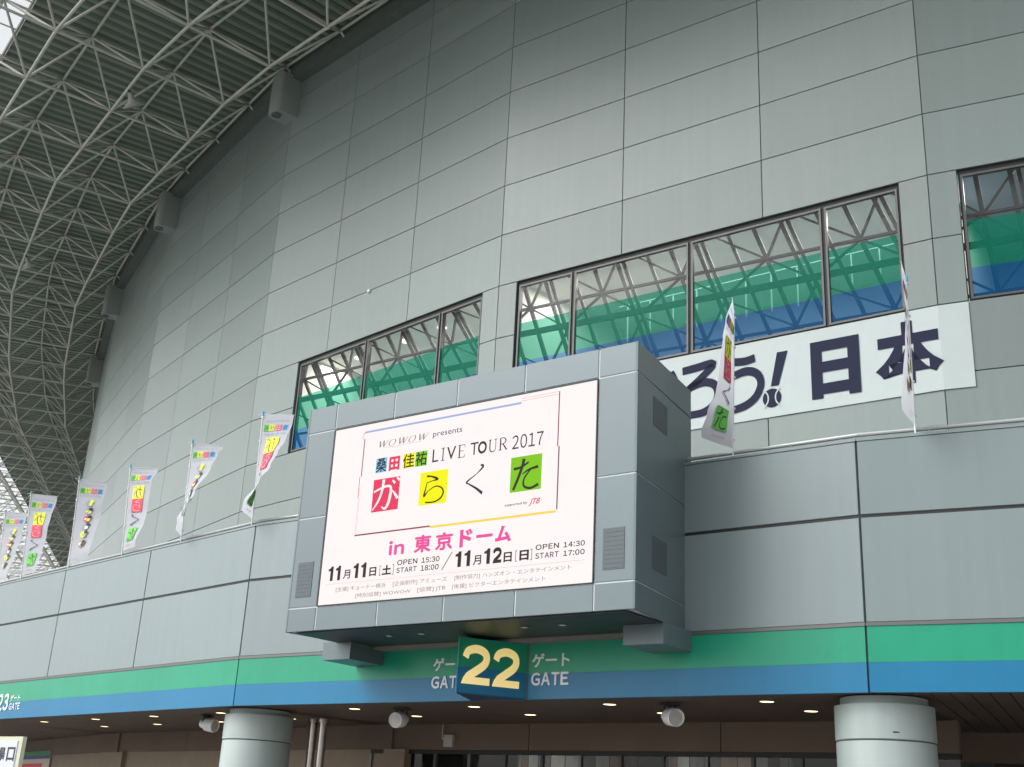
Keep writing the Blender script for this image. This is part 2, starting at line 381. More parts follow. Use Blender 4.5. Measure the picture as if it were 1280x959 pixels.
def wall_panel(b, an, u0, u1, z0, z1, L3=None):
    key = (round(u1 - u0, 3), round(z1 - z0, 3))
    if key == (round(PWD, 3), 1.8): me = pm_full
    else:
        if key not in _pc:
            wv, hv = key
            me = bevel_box_mesh('wall_panel', -wv / 2 + GAP / 2, wv / 2 - GAP / 2, 0, 0.06, -hv / 2 + GAP / 2, hv / 2 - GAP / 2, 0.006); me.materials.append(M_PANEL); _pc[key] = me
        me = _pc[key]
    o = link('wall_panel', me); place_local(o, b, an, (u0 + u1) / 2, 0.0, (z0 + z1) / 2); return o
stuff = MB(); backing = MB()
def loc2w(b, an, u, y, z, root=wall):
    rl = root.location
    return (b.x - rl.x + math.cos(an) * u - math.sin(an) * y, b.y - rl.y + math.sin(an) * u + math.cos(an) * y, z)
def wbox(mb, b, an, u0, u1, y0, y1, z0, z1, root=wall):
    vs = [loc2w(b, an, *p, root=root) for p in ((u0, y0, z0), (u1, y0, z0), (u1, y1, z0), (u0, y1, z0), (u0, y0, z1), (u1, y0, z1), (u1, y1, z1), (u0, y1, z1))]
    mb.add(vs, [(0, 3, 2, 1), (4, 5, 6, 7), (0, 1, 5, 4), (1, 2, 6, 5), (2, 3, 7, 6), (3, 0, 4, 7)])
WZ0, WZ1 = zr(8), zr(6)
WIN = {0: (0.72, [2.76, 6.67, 10.60, 12.64]), 1: (0.72, [2.76, 6.67, 10.60, 12.64]), 2: (2.78, [6.76, 10.64, 12.64])}
for j in range(0, NW - 2):
    b, an, L = frame(W, j)
    pw = L / 3
    k0, k1 = -2, 10
    for k in range(k0, k1):
        z1 = zr(k); z0 = zr(k + 1)
        win = j in WIN and k in (6, 7)
        if win:
            s0 = WIN[j][0]; s1 = WIN[j][1][-1]
            segs = []
            if s0 > 1: segs = [(0, s0 - 0.04)]
            else: segs = [(0, s0 - 0.02)]
            segs += [(s1 + 0.02, L)]
            for u0, u1 in segs: wall_panel(b, an, u0, u1, z0, z1)
        elif j <= 4:
            for c in range(3):
                if j == 0 and c == 2 and False: continue
                wall_panel(b, an, c * pw, (c + 1) * pw, z0, z1)
        else:
            for c in range(3): wbox(stuff, b, an, c * pw + .014, (c + 1) * pw - .014, 0.0, 0.05, z0 + .014, z1 - .014)
    # dark backing behind the joints
    if j in WIN:
        s0 = WIN[j][0]; s1 = WIN[j][1][-1]
        wbox(backing, b, an, 0, L, 0.04, 0.30, -0.5, WZ0 - .01); wbox(backing, b, an, 0, L, 0.04, 0.30, WZ1 + .01, 32.0)
        wbox(backing, b, an, 0, s0 - .03, 0.04, 0.30, WZ0 - .01, WZ1 + .01); wbox(backing, b, an, s1 + .03, L, 0.04, 0.30, WZ0 - .01, WZ1 + .01)
    else: wbox(backing, b, an, 0, L, 0.04, 0.30, -0.5, 32.0)
tag(stuff.obj('wall_panel_field', M_PANEL, wall), kind='stuff')
backing.obj('joint_backing', M_GAPM, wall)
# windows: each glazed opening is a part, its panes and frame bars sub-parts
def wlocal(name, b, an, boxes, m, parent=None, root=wall):
    mb = MB()
    for bx in boxes: mb.box(*bx)
    o = mb.obj(name, m)
    if parent is None: place_local(o, b, an, 0, 0, 0, root)
    else: o.parent = parent
    return o
for j in WIN:
    b, an, L = frame(W, j); e = [WIN[j][0]] + WIN[j][1]
    for a0, a1 in zip(e[:-1], e[1:]):
        # black surround recess
        t = 0.045
        wn = wlocal('window', b, an, [(a0, a1, 0.09, 0.26, WZ1 - .13, WZ1), (a0, a1, 0.09, 0.26, WZ0, WZ0 + .06), (a0, a0 + t, 0.09, 0.26, WZ0 + .06, WZ1 - .13), (a1 - t, a1, 0.09, 0.26, WZ0 + .06, WZ1 - .13)], M_BLACK)
        f0, f1, g0, g1 = a0 + t, a1 - t, WZ0 + .06, WZ1 - .13; q = 0.055
        wlocal('frame', b, an, [(f0, f1, 0.055, 0.16, g0, g0 + q), (f0, f1, 0.055, 0.16, g1 - q, g1), (f0, f0 + q, 0.055, 0.16, g0 + q, g1 - q), (f1 - q, f1, 0.055, 0.16, g0 + q, g1 - q)], M_FRAME, wn)
        for za, zb, gm, nm in ((16.17, g1 - q, G_CLEAR, 'clear upper pane'), (14.89, 16.17, G_GREEN, 'green tinted pane'), (g0 + q, 14.89, G_BLUE, 'blue tinted pane')):
            p = MB().add([(f0 + q, 0.10, za), (f1 - q, 0.10, za), (f1 - q, 0.10, zb), (f0 + q, 0.10, zb)], [(0, 1, 2, 3)]).obj('pane', gm, wn); p['label'] = nm
# rooms behind the window ribbons; added lattice imitates the canopy reflected in the glass
for j, nm in ((2, 'left'), (1, 'middle'), (0, 'right')):
    b, an, L = frame(W, j); root = empty('wall', (b.x, b.y, 0), an); tag(root, kind='structure')
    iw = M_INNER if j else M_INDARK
    e0 = WIN[j][0] - .3; e1 = 13.1; D = 6.5
    MB().box(e0 - .2, e1 + .2, D, D + .1, 13.5, 18.3).obj('inner_wall', iw, root)
    MB().box(e0 - .2, e1 + .2, 0.31, D, 18.1, 18.25).obj('ceiling', iw, root)
    MB().box(e0 - .2, e1 + .2, 0.31, D, 13.5, 13.62).obj('floor', M_INDARK, root)
    MB().box(e0 - .3, e0 - .2, 0.31, D, 13.5, 18.2).obj('end_wall', iw, root); MB().box(e1 + .2, e1 + .3, 0.31, D, 13.5, 18.2).obj('end_wall', iw, root)
    lt = empty('reflection_lattice', (b.x, b.y, 0), an)
    tag(lt, {2: 'added lattice standing in for the canopy reflected in the window ribbon left of and above the LED screen', 1: 'added lattice standing in for the canopy reflected in the long window ribbon over the white banner', 0: 'dark added lattice standing in for the canopy reflected in the window at the right edge'}[j], 'reflection lattice')
    lean = {2: -0.70, 1: -0.36, 0: -0.08}[j]; sl = {2: -0.085, 1: -0.03, 0: 0.02}[j]; Y = 0.50
    zmid = lambda u: {2: 16.05, 1: 15.86, 0: 15.75}[j] + sl * (u - 5)
    def P3(u, z): return (u + lean * (z - 16.0), Y, z)
    def rod(nm, u0, z0, u1, z1, wd):
        a_, c_ = Vector((u0 + lean * (z0 - 16), z0)), Vector((u1 + lean * (z1 - 16), z1)); lo_, hi_ = e0 - .35, 13.05
        if max(a_.x, c_.x) <= lo_ or min(a_.x, c_.x) >= hi_: return
        for lim, sg_ in ((lo_, 1), (hi_, -1)):
            if (a_.x - lim) * sg_ < 0: t_ = (lim - a_.x) / (c_.x - a_.x); a_ = a_ + (c_ - a_) * t_
            if (c_.x - lim) * sg_ < 0: t_ = (lim - a_.x) / (c_.x - a_.x); c_ = a_ + (c_ - a_) * t_
        if (a_ - c_).length < .1: return
        MB().rbar((a_.x, Y, a_.y), (c_.x, Y, c_.y), wd, 0.08).obj(nm, M_LATT, lt); return
        MB().rbar(P3(u0, z0), P3(u1, z1), wd, 0.08).obj(nm, M_LATT, lt)
    u = e0 - 1.0; per = 2.6
    while u < e1 + 1.5:
        for du, wd in ((0, .12), (.20, .11), (1.02, .10), (1.80, .12)):
            if e0 - 1 < u + du < e1 + 2: rod('post', u + du, 13.6, u + du, 18.1, wd)
        m_ = zmid(u + 1); c_ = u + 1.79
        for dx, dz in ((-1.5, 1.35), (1.0, 1.2), (-1.5, -.82), (.9, -.82)): rod('brace', c_, m_ + .82, c_ + dx, m_ + .82 + dz, .05)
        for dx, dz in ((-1.5, 1.1), (1.0, 1.1), (-1.2, -.9), (1.2, -.9)): rod('brace', c_, m_ - 1.35, c_ + dx, m_ - 1.35 + dz, .04)
        u += per
    for dz, wd in ((0, .17), (.82, .07), (-1.35, .06)):
        MB().rbar((e0, Y - .02, zmid(e0) + dz), (e1, Y - .02, zmid(e1) + dz), wd, 0.09).obj('chord', M_LATT, lt)
    if j == 1:
        gb = MB().rbar((3.0, 2.4, 17.15), (12.4, 2.4, 17.15), .03, .03)
        for q in range(12): gb.rbar((3.3 + q * .8, 2.4, 15.9), (3.3 + q * .8, 2.4, 17.15), .035, .03)
        o = gb.obj('balustrade', M_WHITE); o.location = (b.x, b.y, 0); o.rotation_euler = (0, 0, an)
        tag(o, 'pale thin balustrade seen through the clear glass of the long window ribbon', 'balustrade')
    if True:
        n_l = 4 if j else 1
        for q in range(n_l):
            uu = (3.9, 6.6, 8.6, 11.6)[q] if j == 2 else (2.5, 5.3, 8.2, 11.0)[q]
            yy = 1.9 if j == 2 else 0.75  # left ribbon's lamps are visible; the others are added, hidden above the window head
            p = (b.x + math.cos(an) * uu - math.sin(an) * yy, b.y + math.sin(an) * uu + math.cos(an) * yy, 18.08)
            o = MB().lathe([(0.0, -.03), (0.16, -.03), (0.17, 0.0)], 16).obj('ceiling_or_fill_lamp', L_COOL); o.location = p
            which = ('leftmost', 'second from the left', 'third from the left', 'rightmost')[q]
            tag(o, ('lit ceiling lamp in the window ribbon left of the screen top, ' + which) if j == 2 else (('added unseen fill lamp in the long ribbon above the white banner, ' + which) if j == 1 else 'added unseen fill lamp in the room behind the window at the right edge'), 'ceiling lamp', 'ceiling lamps behind the window ribbons')
            ld = bpy.data.lights.new('room_fill_light', 'AREA'); ld.energy = 95 if j else 130; ld.shape = 'RECTANGLE'; ld.size = 3.4; ld.size_y = 1.2; ld.color = (1, 0.96, 0.9)  # broad fill for the room; middle and right rooms have no visible source
            lo = bpy.data.objects.new('room_fill_light', ld); COL.objects.link(lo); lo.location = (b.x + math.cos(an) * uu - math.sin(an) * 2.0, b.y + math.sin(an) * uu + math.cos(an) * 2.0, 18.0); lo.rotation_euler = (0, 0, an)
            lo.parent = None

# small round lamp fitted on the wall
b, an, L = frame(W, 2)
o = MB().lathe([(0, -.07), (.06, -.07), (.085, -.04), (.085, .0)], 20).obj('wall_lamp', M_LETTERW); smooth_sharp(o)
uu, zz = 6.70, 19.36
o.matrix_world = Matrix.Translation((b.x + math.cos(an) * uu, b.y + math.sin(an) * uu, zz)) @ Matrix.Rotation(an, 4, 'Z') @ Matrix.Rotation(R(-90), 4, 'X')
tag(o, 'small round white fitting on the grey panel joint above the left windows', 'wall fitting')

# ------------------------------------------------------------------ banner on the wall
b, an, L = frame(W, 1)
bn = empty('slogan_banner', (b.x, b.y, 0), an); tag(bn, 'long white banner with navy Japanese lettering fixed below the window ribbon', 'banner')
b2, an2, L2 = frame(W, 0)
Bz0, Bz1 = 11.79, 13.955
mb = MB(); n = 26
def ban(u):
    if u <= L: return (u, -0.035 - 0.004 * math.sin(u * 2.1))
    da = an2 - an; du = u - L; return (L + math.cos(da) * du + 0.035 * math.sin(da) * 0, -0.035 * math.cos(da) + math.sin(da) * du)
us = [1.3 + (L - 1.3) * i / n for i in range(n + 1)] + [L + .35, L + .70]
for k_, (yo) in enumerate((0.0,)):
    vs = []
    for u in us:
        x, y = ban(u); vs += [(x, y, Bz0), (x, y, Bz1), (x, y + .012, Bz1), (x, y + .012, Bz0)]
    fs = []
    for i in range(len(us) - 1):
        a = 4 * i; fs += [(a, a + 4, a + 5, a + 1), (a + 1, a + 5, a + 6, a + 2), (a + 3, a + 2, a + 6, a + 7), (a, a + 3, a + 7, a + 4)]
    e_ = 4 * (len(us) - 1); fs += [(0, 1, 2, 3), (e_, e_ + 3, e_ + 2, e_ + 1)]
    mb.add(vs, fs)
mb.obj('cloth', M_BANNER, bn)
YB = -0.052
def blet(s, u0, z0, u1, z1, bold=0.045, vf=None):
    vs, fs = vf or glyphs(s, bold, 0, 1, 4)
    V = []
    for a_, c_ in vs:
        u = u0 + a_ * (u1 - u0); x, y = ban(u); V.append((x, YB if u <= L else y - .017, z0 + c_ * (z1 - z0)))
    MB().add(V, fs).obj('letter', M_NAVY, bn)
blet('が', 1.75, 12.15, 3.05, 13.55); blet('ん', 3.25, 12.15, 4.6, 13.5); blet('ば', 4.85, 12.15, 6.38, 13.58)
ro = [([(.12, .93), (.45, .95), (.86, .97), (.55, .72), (.05, .42)], [.15, .16, .16, .15, .15]), ([(.10, .45), (.35, .58), (.65, .63), (.88, .55), (.96, .36), (.85, .15), (.60, .04), (.28, .03)], [.12, .15, .16, .17, .17, .16, .15, .14])]
u_ = [([(.22, .93), (.55, .90), (.80, .93)], [.15, .15, .15]), ([(.02, .58), (.30, .66), (.62, .70), (.86, .60), (.93, .40), (.80, .18), (.55, .05), (.25, .0)], [.15, .15, .16, .17, .17, .16, .15, .14])]
for st, bx in ((ro, (6.35, 12.16, 7.60, 13.60)), (u_, (7.68, 12.14, 8.86, 13.60))):
    for p, w_ in st: blet('', *bx, vf=ribbon(p, w_))
blet('', 9.02, 12.62, 9.56, 13.53, vf=([(.48 - .42, 0), (.46, 0), (.96, 1), (.42, 1)], [(0, 1, 2, 3)]))
cx_, cz_, rr = 9.075, 12.30, .255
circ = [(0.5 + .5 * math.cos(t * math.pi / 14), .5 + .5 * math.sin(t * math.pi / 14)) for t in range(28)]
V = [(cx_ - rr + a_ * 2 * rr, YB, cz_ - rr + c_ * 2 * rr) for a_, c_ in circ]; MB().add(V, [tuple(range(28))]).obj('ball_emblem', M_NAVY, bn)
for s_ in (-1, 1):
    vs, fs = ribbon([(cx_ + s_ * .23, cz_ + .25), (cx_ + s_ * .125, cz_ + .12), (cx_ + s_ * .10, cz_), (cx_ + s_ * .125, cz_ - .12), (cx_ + s_ * .23, cz_ - .25)], [.035] * 5)
    MB().add([(a_, YB - .004, c_) for a_, c_ in vs], fs).obj('ball_seam', M_BANNER, bn)
blet('日', 10.15, 12.06, 11.42, 13.61, 0.05); blet('本', 11.80, 12.07, 13.45, 13.70, 0.05)

# ------------------------------------------------------------------ concourse fascia
fas = empty('concourse_fascia', (FP[2].x, FP[2].y, 0)); tag(fas, 'curved grey parapet with green and blue stripes running above the gates', 'parapet wall')
def fpl(name, b, an, boxes, m): return wlocal(name, b, an, boxes, m, None, fas)
_fc = {}
def fpanel(b, an, u0, u1, z0, z1):
    key = (round(u1 - u0, 3), round(z1 - z0, 3))
    if key not in _fc:
        wv, hv = key; g2 = .018
        me = bevel_box_mesh('fascia_panel', -wv / 2 + g2, wv / 2 - g2, 0, .08, -hv / 2, hv / 2, .008); me.materials.append(M_FPANEL); _fc[key] = me
    o = link('fascia_panel', _fc[key]); place_local(o, b, an, (u0 + u1) / 2, 0, (z0 + z1) / 2, fas)
for j in range(0, 5):
    b, an, L = frame(FP, j)
    for c in range(3):
        u0, u1 = c * L / 3, (c + 1) * L / 3
        fpanel(b, an, u0, u1, ZM + .028, ZT - .05); fpanel(b, an, u0, u1, ZP, ZM - .028)
    e = .02
    fpl('coping', b, an, [(e * 0 + .006, L - .006, -.012, .34, ZT - .045, ZT)], M_FPANEL)
    fpl('trim_strip', b, an, [(.006, L - .006, -.015, .10, ZG + .003, ZP - .006)], M_TRIM)
    fpl('green_stripe', b, an, [(.018, L - .018, 0, .08, ZS + .001, ZG)], M_GREEN)
    fpl('blue_stripe', b, an, [(.018, L - .018, 0, .08, ZB + .0, ZS - .001)], M_BLUE)
    fpl('joint_backing', b, an, [(0, L, .05, .33, ZB + .02, ZT - .06)], M_GAPM)
    fpl('shadow_gap', b, an, [(0, L, .02, .05, ZM - .030, ZM + .030)], M_BLACK)
    # terrace floor between the fascia and the wall
    s = MB().box(-1, L + 1, .34, 8.3, 6.9, 7.1).obj('floor', M_FPANEL); s.location = (b.x, b.y, 0); s.rotation_euler = (0, 0, an); tag(s, kind='structure')
    s.location.z = 0.002 * j
def ftext(s, j, u0, z0, u1, z1, m, bold=0.0, shear=0.0, name='letter', y=-0.012, depth=.011):
    b, an, L = frame(FP, j)
    if s.isascii():
        n_ = len(s); vs = []; fs = []
        ws = [.92 if c in 'TE' else 1.05 if c in 'GA' else 1.0 for c in s]; tot = sum(ws) + .14 * (n_ - 1); x = 0
        for c, w_ in zip(s, ws):
            g_, f_ = grot(c, .030); 
            k = len(vs); vs += [((x + v[0] * w_) / tot, v[1], v[2]) for v in g_]; fs += [tuple(i + k for i in f) for f in f_]; x += w_ + .14
        depth = 0
    else: vs, fs = glyphs(s, bold, shear, 1, 4)
    o = flat(name, (vs, fs), u0, z0, u1, z1, y, m, None, depth, .0006); place_local(o, b, an, 0, 0, 0, fas); return o
for s_, u0, u1, zz0, zz1, bd in (('ゲート', 8.20, 9.05, 4.485, 4.745, .02), ('GATE', 8.20, 9.045, 4.145, 4.385, .035), ('ゲート', 5.78, 6.62, 4.485, 4.745, .02), ('GATE', 5.765, 6.61, 4.145, 4.385, .035)):
    ftext(s_, 1, u0, zz0, u1, zz1, M_LETTER, bd)
ftext('23', 2, 1.93, 4.13, 2.66, 4.62, M_LETTERW, .05, .15); ftext('ゲート', 2, 2.74, 4.38, 3.42, 4.57, M_LETTERW, .02, .1); ftext('GATE', 2, 2.76, 4.14, 3.50, 4.33, M_LETTERW, .03, .1)

# handrail on the parapet
b0 = FP[2]
hr = empty('handrail', (b0.x, b0.y, 0)); tag(hr, 'white tubular handrail along the top of the parapet', 'handrail')
RP = offs(FOFF - .16)
mb = MB()
for j in range(0, 5):
    a, c = RP[j], RP[j + 1]
    MB().bar((a.x - b0.x, a.y - b0.y, 8.225), (c.x - b0.x, c.y - b0.y, 8.225), .036, 10).obj('rail', M_RAIL, hr)
    dd = (c - a)
    for q in range(6):
        p = a + dd * ((q + .5) / 6); MB().box(p.x - b0.x - .02, p.x - b0.x + .02, p.y - b0.y - .02, p.y - b0.y + .02, 8.06, 8.20).obj('bracket', M_RAIL, hr)
    kb = MB(); kb.rbar((a.x - b0.x, a.y - b0.y, 8.135), (c.x - b0.x, c.y - b0.y, 8.135), .05, .05, (0, 0, 1)); kb.obj('lower_rail', M_GAP, hr)

# ------------------------------------------------------------------ LED screen box
b, an, LF = frame(FP, 1)
led = empty('led_screen', (b.x, b.y, 0), an); tag(led, 'large LED screen in a grey metal box showing a concert notice', 'LED screen')
UL, UR, BT, BB, FY = 3.832, 11.757, 9.66, 5.005, -2.31
SU0, SU1, SZ0, SZ1 = 4.664, 10.95, 5.485, 9.075
us = [UL, 4.628, 6.212, 7.800, 9.382, 10.975, UR]
G = .016
UBR = 11.45; UBL = 4.14
# inner body (pale, shows through the seams)
mb = MB(); i_ = .012
v = [(UL + i_, FY + i_, BB + i_), (UR - i_, FY + i_, BB + i_), (UBR - .05 - i_ * 2, .33, BB + i_), (UBL + .05 + i_ * 2, .33, BB + i_)]
mb.add(v + [(x, y, BT - i_) for x, y, z in v], [(0, 3, 2, 1), (4, 5, 6, 7), (0, 1, 5, 4), (1, 2, 6, 5), (2, 3, 7, 6), (3, 0, 4, 7)]); mb.obj('inner_body', M_SEAM, led)
def fp_(u0, u1, z0, z1): 
    e0 = 0 if u0 == UL else G; e1 = 0 if u1 == UR else G
    return link('front_panel', bevel_box_mesh('front_panel', u0 + e0, u1 - e1, FY, FY + .05, z0 + (G if z0 > BB else 0), z1 - (G if z1 < BT else 0), .004), M_BOX, led)
for a, c in zip(us[:-1], us[1:]): fp_(a, c, 9.105, BT); fp_(a, c, BB, 5.465)
for a, c in ((us[0], us[1]), (us[5], us[6])): fp_(a, c, 7.285, 9.105); fp_(a, c, 5.465, 7.285)
# side claddings (trapezoid plan), right and left
def side(ua, ub, sgn):
    A = Vector((ua, FY)); Bv = Vector((ub, 0.35)); Dv = (Bv - A); Ls = Dv.length; Dv.normalize(); Nn = Vector((Dv.y, -Dv.x)) * sgn; Nn = Nn if Nn.x * sgn > 0 else -Nn
    def pl(name, s0, s1, z0, z1, m, o0=-.04, o1=0.004, par=led):
        p = [A + Dv * s0 + Nn * o0, A + Dv * s1 + Nn * o0, A + Dv * s1 + Nn * o1, A + Dv * s0 + Nn * o1]
        vs = [(q.x, q.y, z0) for q in p] + [(q.x, q.y, z1) for q in p]
        return MB().add(vs, [(0, 3, 2, 1), (4, 5, 6, 7), (0, 1, 5, 4), (1, 2, 6, 5), (2, 3, 7, 6), (3, 0, 4, 7)]).obj(name, m, par)
    pl('side_panel', .0, Ls, 9.105 + G, BT, M_BOX); pl('side_panel', 0, Ls, 7.285 + G, 9.105 - G, M_BOX); pl('side_panel', 0, Ls, 5.465 + G, 7.285 - G, M_BOX)
    pl('side_panel', 0, Ls, BB, 5.465 - G, M_BOX)
    for z0, z1 in ((8.35, 8.90), (5.80, 6.38)):
        vt = pl('vent', .73, 1.42, z0, z1, M_VENT, .0, .008)
        for q in range(7): pl('louvre', .74, 1.41, z0 + .03 + q * .075, z0 + .04 + q * .075, M_VENT, .008, .011, vt)
    return A, Dv, Nn, pl, Ls
sR = side(UR, UBR - .05, 1); sL = side(UL, UBL + .05, -1)
for (u0, u1) in ((4.008, 4.428), (11.138, 11.552)):
    vt = MB().box(u0, u1, FY - .008, FY, 5.675, 6.375).obj('vent', M_VENT, led)
    m2 = MB()
    for q in range(9): m2.box(u0 + .02, u1 - .02, FY - .011, FY - .008, 5.70 + q * .075, 5.71 + q * .075)
    tag(m2.obj('louvre', M_VENT, vt), kind='stuff')
# support legs under the box
for (u0, u1) in ((3.66, 4.42), (10.80, 11.585)):
    MB().box(u0, u1 - .0, -1.03, -.004, 4.645, BB - .002).obj('support_leg', M_BOX, led)
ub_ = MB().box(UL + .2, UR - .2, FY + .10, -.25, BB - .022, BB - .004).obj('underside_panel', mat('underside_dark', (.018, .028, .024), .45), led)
MB().box(4.43, 10.79, -.36, -.004, 4.925, BB - .025).obj('support_beam', mat('beam_grey', (.17, .16, .15), .6), led)
for uq in (5.87, 6.67, 9.06, 9.86):
    sp_ = MB().lathe([(.085, 0), (.085, -.02), (.06, -.022), (.0, -.016)], 16, (uq, -1.52, BB - .022)).obj('downlight', M_TRIM, led)
    MB().lathe([(.058, -.026), (0, -.026)], 14, (uq, -1.52, BB - .022)).obj('lens', M_WHITE, sp_)
# screen and everything shown on it
MB().box(us[1] + .01, us[5] - .01, FY - .018, FY + .03, 5.468, 5.485).obj('bezel', M_BLACK, led)
MB().box(us[1] + .01, us[5] - .01, FY - .018, FY + .03, 9.075, 9.102).obj('bezel', M_BLACK, led)
MB().box(us[1] + .004, SU0, FY - .018, FY + .03, 5.485, 9.075).obj('bezel', M_BLACK, led)
MB().box(SU1, us[5] - .004, FY - .018, FY + .03, 5.485, 9.075).obj('bezel', M_BLACK, led)
scr = MB().box(SU0, SU1, FY - .004, FY + .02, SZ0, SZ1).obj('screen', S_WHITE, led)
lay = [0]
def sy(): lay[0] += 1; return FY - .006 - .00004 * lay[0]
def st(s, x0, z0, x1, z1, m=S_BLACK, bold=0.0, shear=0.0, sp=1.0, res=3): flat('lettering', glyphs(s, bold, shear, sp, res), x0, z0, x1, z1, sy(), m, scr)
def sg(s, x0, z0, x1, z1, m=S_BLACK, r=.02, gap=.10, word=.28): flat('lettering', grot(s, r, gap, word), x0, z0, x1, z1, sy(), m, scr)
def sb(key, x0, z0, x1, z1, m): flat('lettering', brush(key), x0, z0, x1, z1, sy(), m, scr)
def sq(x0, z0, x1, z1, m, name='colour_square'): flat(name, quad2(), x0, z0, x1, z1, sy(), m, scr)
# border line of changing colours
sq(5.474, 8.895, 9.32, 8.935, S_LBL, 'border_line'); sq(9.32, 8.945, 10.165, 8.955, S_LPI, 'border_line'); sq(9.32, 8.992, 10.165, 9.002, S_LPI, 'border_line')
sq(10.145, 7.965, 10.168, 9.0, S_MAR, 'border_line'); sq(10.172, 6.81, 10.20, 7.965, S_PUR, 'border_line'); sq(7.355, 6.762, 10.165, 6.80, S_ORG, 'border_line')
sq(7.355, 6.775, 10.165, 6.787, S_YEL, 'border_line'); sq(5.459, 6.785, 7.355, 6.815, S_MAR, 'border_line'); sq(5.43, 8.775, 5.47, 8.907, S_ORG, 'border_line')
sq(5.440, 8.79, 5.46, 8.895, S_WHITE, 'border_line'); sq(5.478, 7.995, 5.502, 8.775, S_MAR, 'border_line'); sq(5.445, 7.56, 5.462, 7.995, S_RED, 'border_line')
sq(5.462, 6.81, 5.470, 7.56, S_LPI, 'border_line'); sq(5.492, 6.81, 5.50, 7.56, S_LPI, 'border_line')
# serif lettering drawn as strokes
def strokes(segs, x0, z0, x1, z1, m, shear=0.0):
    vs = []; fs = []
    for p, w_ in segs:
        ww = [w_] * len(p) if not isinstance(w_, (list, tuple)) else w_
        a, b_ = ribbon(p, ww) if len(p) > 2 else (lambda P: (P[0], P[1]))(ribbon(p, ww)); k = len(vs); vs += a; fs += [tuple(i + k for i in f) for f in b_]
    vs = [(x0 + (a + shear * (c - .0)) * (x1 - x0), c) for a, c in vs]
    V = [(a, c) for a, c in vs]
    mb = MB(); y = sy(); mb.add([(a, y, z0 + c * (z1 - z0)) for a, c in V], fs); mb.obj('lettering', m, scr)
def Wl(x, w_):   # serif W
    return [([(x, .97), (x + .30 * w_, .03)], .030 * 1), ([(x + .30 * w_, .03), (x + .52 * w_, .97)], .012), ([(x + .50 * w_, .97), (x + .74 * w_, .03)], .030), ([(x + .74 * w_, .03), (x + w_, .97)], .012)]
seg = []
def serif(x, z, w_): return ([(x - w_ / 2, z), (x + w_ / 2, z)], .035)
cw = .155
for i, ch in enumerate('WOWOW'):
    x = i * .205
    if ch == 'W':
        seg += [([(x, .97), (x + .05, .03)], .026), ([(x + .05, .03), (x + .085, .97)], .012), ([(x + .08, .97), (x + .125, .03)], .026), ([(x + .125, .03), (x + .165, .97)], .012), serif(x, .98, .05), serif(x + .082, .98, .04), serif(x + .165, .98, .04)]
    else:
        c0 = x + .075; seg += [([(c0 + .062 * math.cos(t), .5 + .5 * math.sin(t)) for t in [k * math.pi / 8 for k in range(17)]], .020)]
strokes(seg, 5.86, 8.535, 7.10, 8.665, S_GREY, .05)
sq(6.0, 8.512, 7.02, 8.516, S_PUR, 'border_line')
st('presents', 7.265, 8.522, 7.977, 8.652, S_BLACK, 0.0, .0)
sq(5.859, 8.012, 6.143, 8.310, S_BLU); sg('桑', 5.865, 8.018, 6.138, 8.305, S_BLACK, .014)
st('田', 6.200, 8.012, 6.475, 8.297, S_RED, .05)
sq(6.562, 8.012, 6.850, 8.310, S_YEL); sg('佳', 6.555, 8.018, 6.845, 8.305, S_BLACK, .014)
sq(6.872, 8.011, 7.160, 8.308, S_GRN); sg('祐', 6.868, 8.018, 7.158, 8.305, S_BLACK, .014)
st('L', 7.294, 8.045, 7.44, 8.300, S_BLACK, .0)
for x0_, x1_ in ((7.50, 7.60),):
    strokes([([(.5, 0), (.5, 1)], .25), ([(0, .02), (1, .02)], .05), ([(0, .98), (1, .98)], .05)], x0_, 8.045, x1_, 8.300, S_BLACK)
st('V', 7.64, 8.045, 7.86, 8.300, S_BLACK, .005)
strokes([([(.25, 0), (.25, 1)], .16), ([(.05, .03), (.95, .03)], .05), ([(.05, .97), (.95, .97)], .05), ([(.25, .52), (.75, .52)], .05), ([(.93, .03), (.93, .25)], .06), ([(.93, .75), (.93, .97)], .06)], 7.90, 8.045, 8.08, 8.300, S_BLACK)
st('T', 8.20, 8.06, 8.385, 8.302, S_BLACK, .0); st('O', 8.375, 8.055, 8.585, 8.302, S_BLACK, .03)
strokes([([(.18, .98), (.18, .25), (.35, .03), (.65, .03), (.82, .25), (.82, .98)], [.13, .13, .09, .07, .07, .07]), ([(0, .97), (.36, .97)], .05), ([(.64, .97), (1, .97)], .05)], 8.62, 8.06, 8.82, 8.302, S_BLACK)
strokes([([(.22, .02), (.22, .98)], .14), ([(.22, .97), (.60, .97), (.82, .75), (.60, .52), (.22, .50)], [.05, .07, .13, .07, .05]), ([(.50, .50), (.92, .03)], .12), ([(.03, .03), (.42, .03)], .05), ([(.78, .03), (1.02, .03)], .05)], 8.85, 8.06, 9.05, 8.302, S_BLACK)
sg('2017', 9.16, 8.037, 9.843, 8.302, S_BLACK, .004, .13)
sq(5.843, 7.218, 6.520, 7.875, S_RED); sb('ga', 5.85, 7.238, 6.518, 7.862, S_WHITE)
sq(7.033, 7.217, 7.707, 7.868, S_YEL); sb('ra', 7.08, 7.236, 7.66, 7.825, S_BLACK)
sb('ku', 8.14, 7.284, 8.546, 7.854, S_BLACK)
sq(9.157, 7.225, 9.833, 7.881, S_GRN); sb('ta', 9.20, 7.249, 9.80, 7.835, S_BLACK)
st('supported by', 9.06, 6.972, 9.556, 7.030, S_BLACK, .01); st('JTB', 9.588, 6.935, 9.828, 7.066, S_RED, .02, .35)
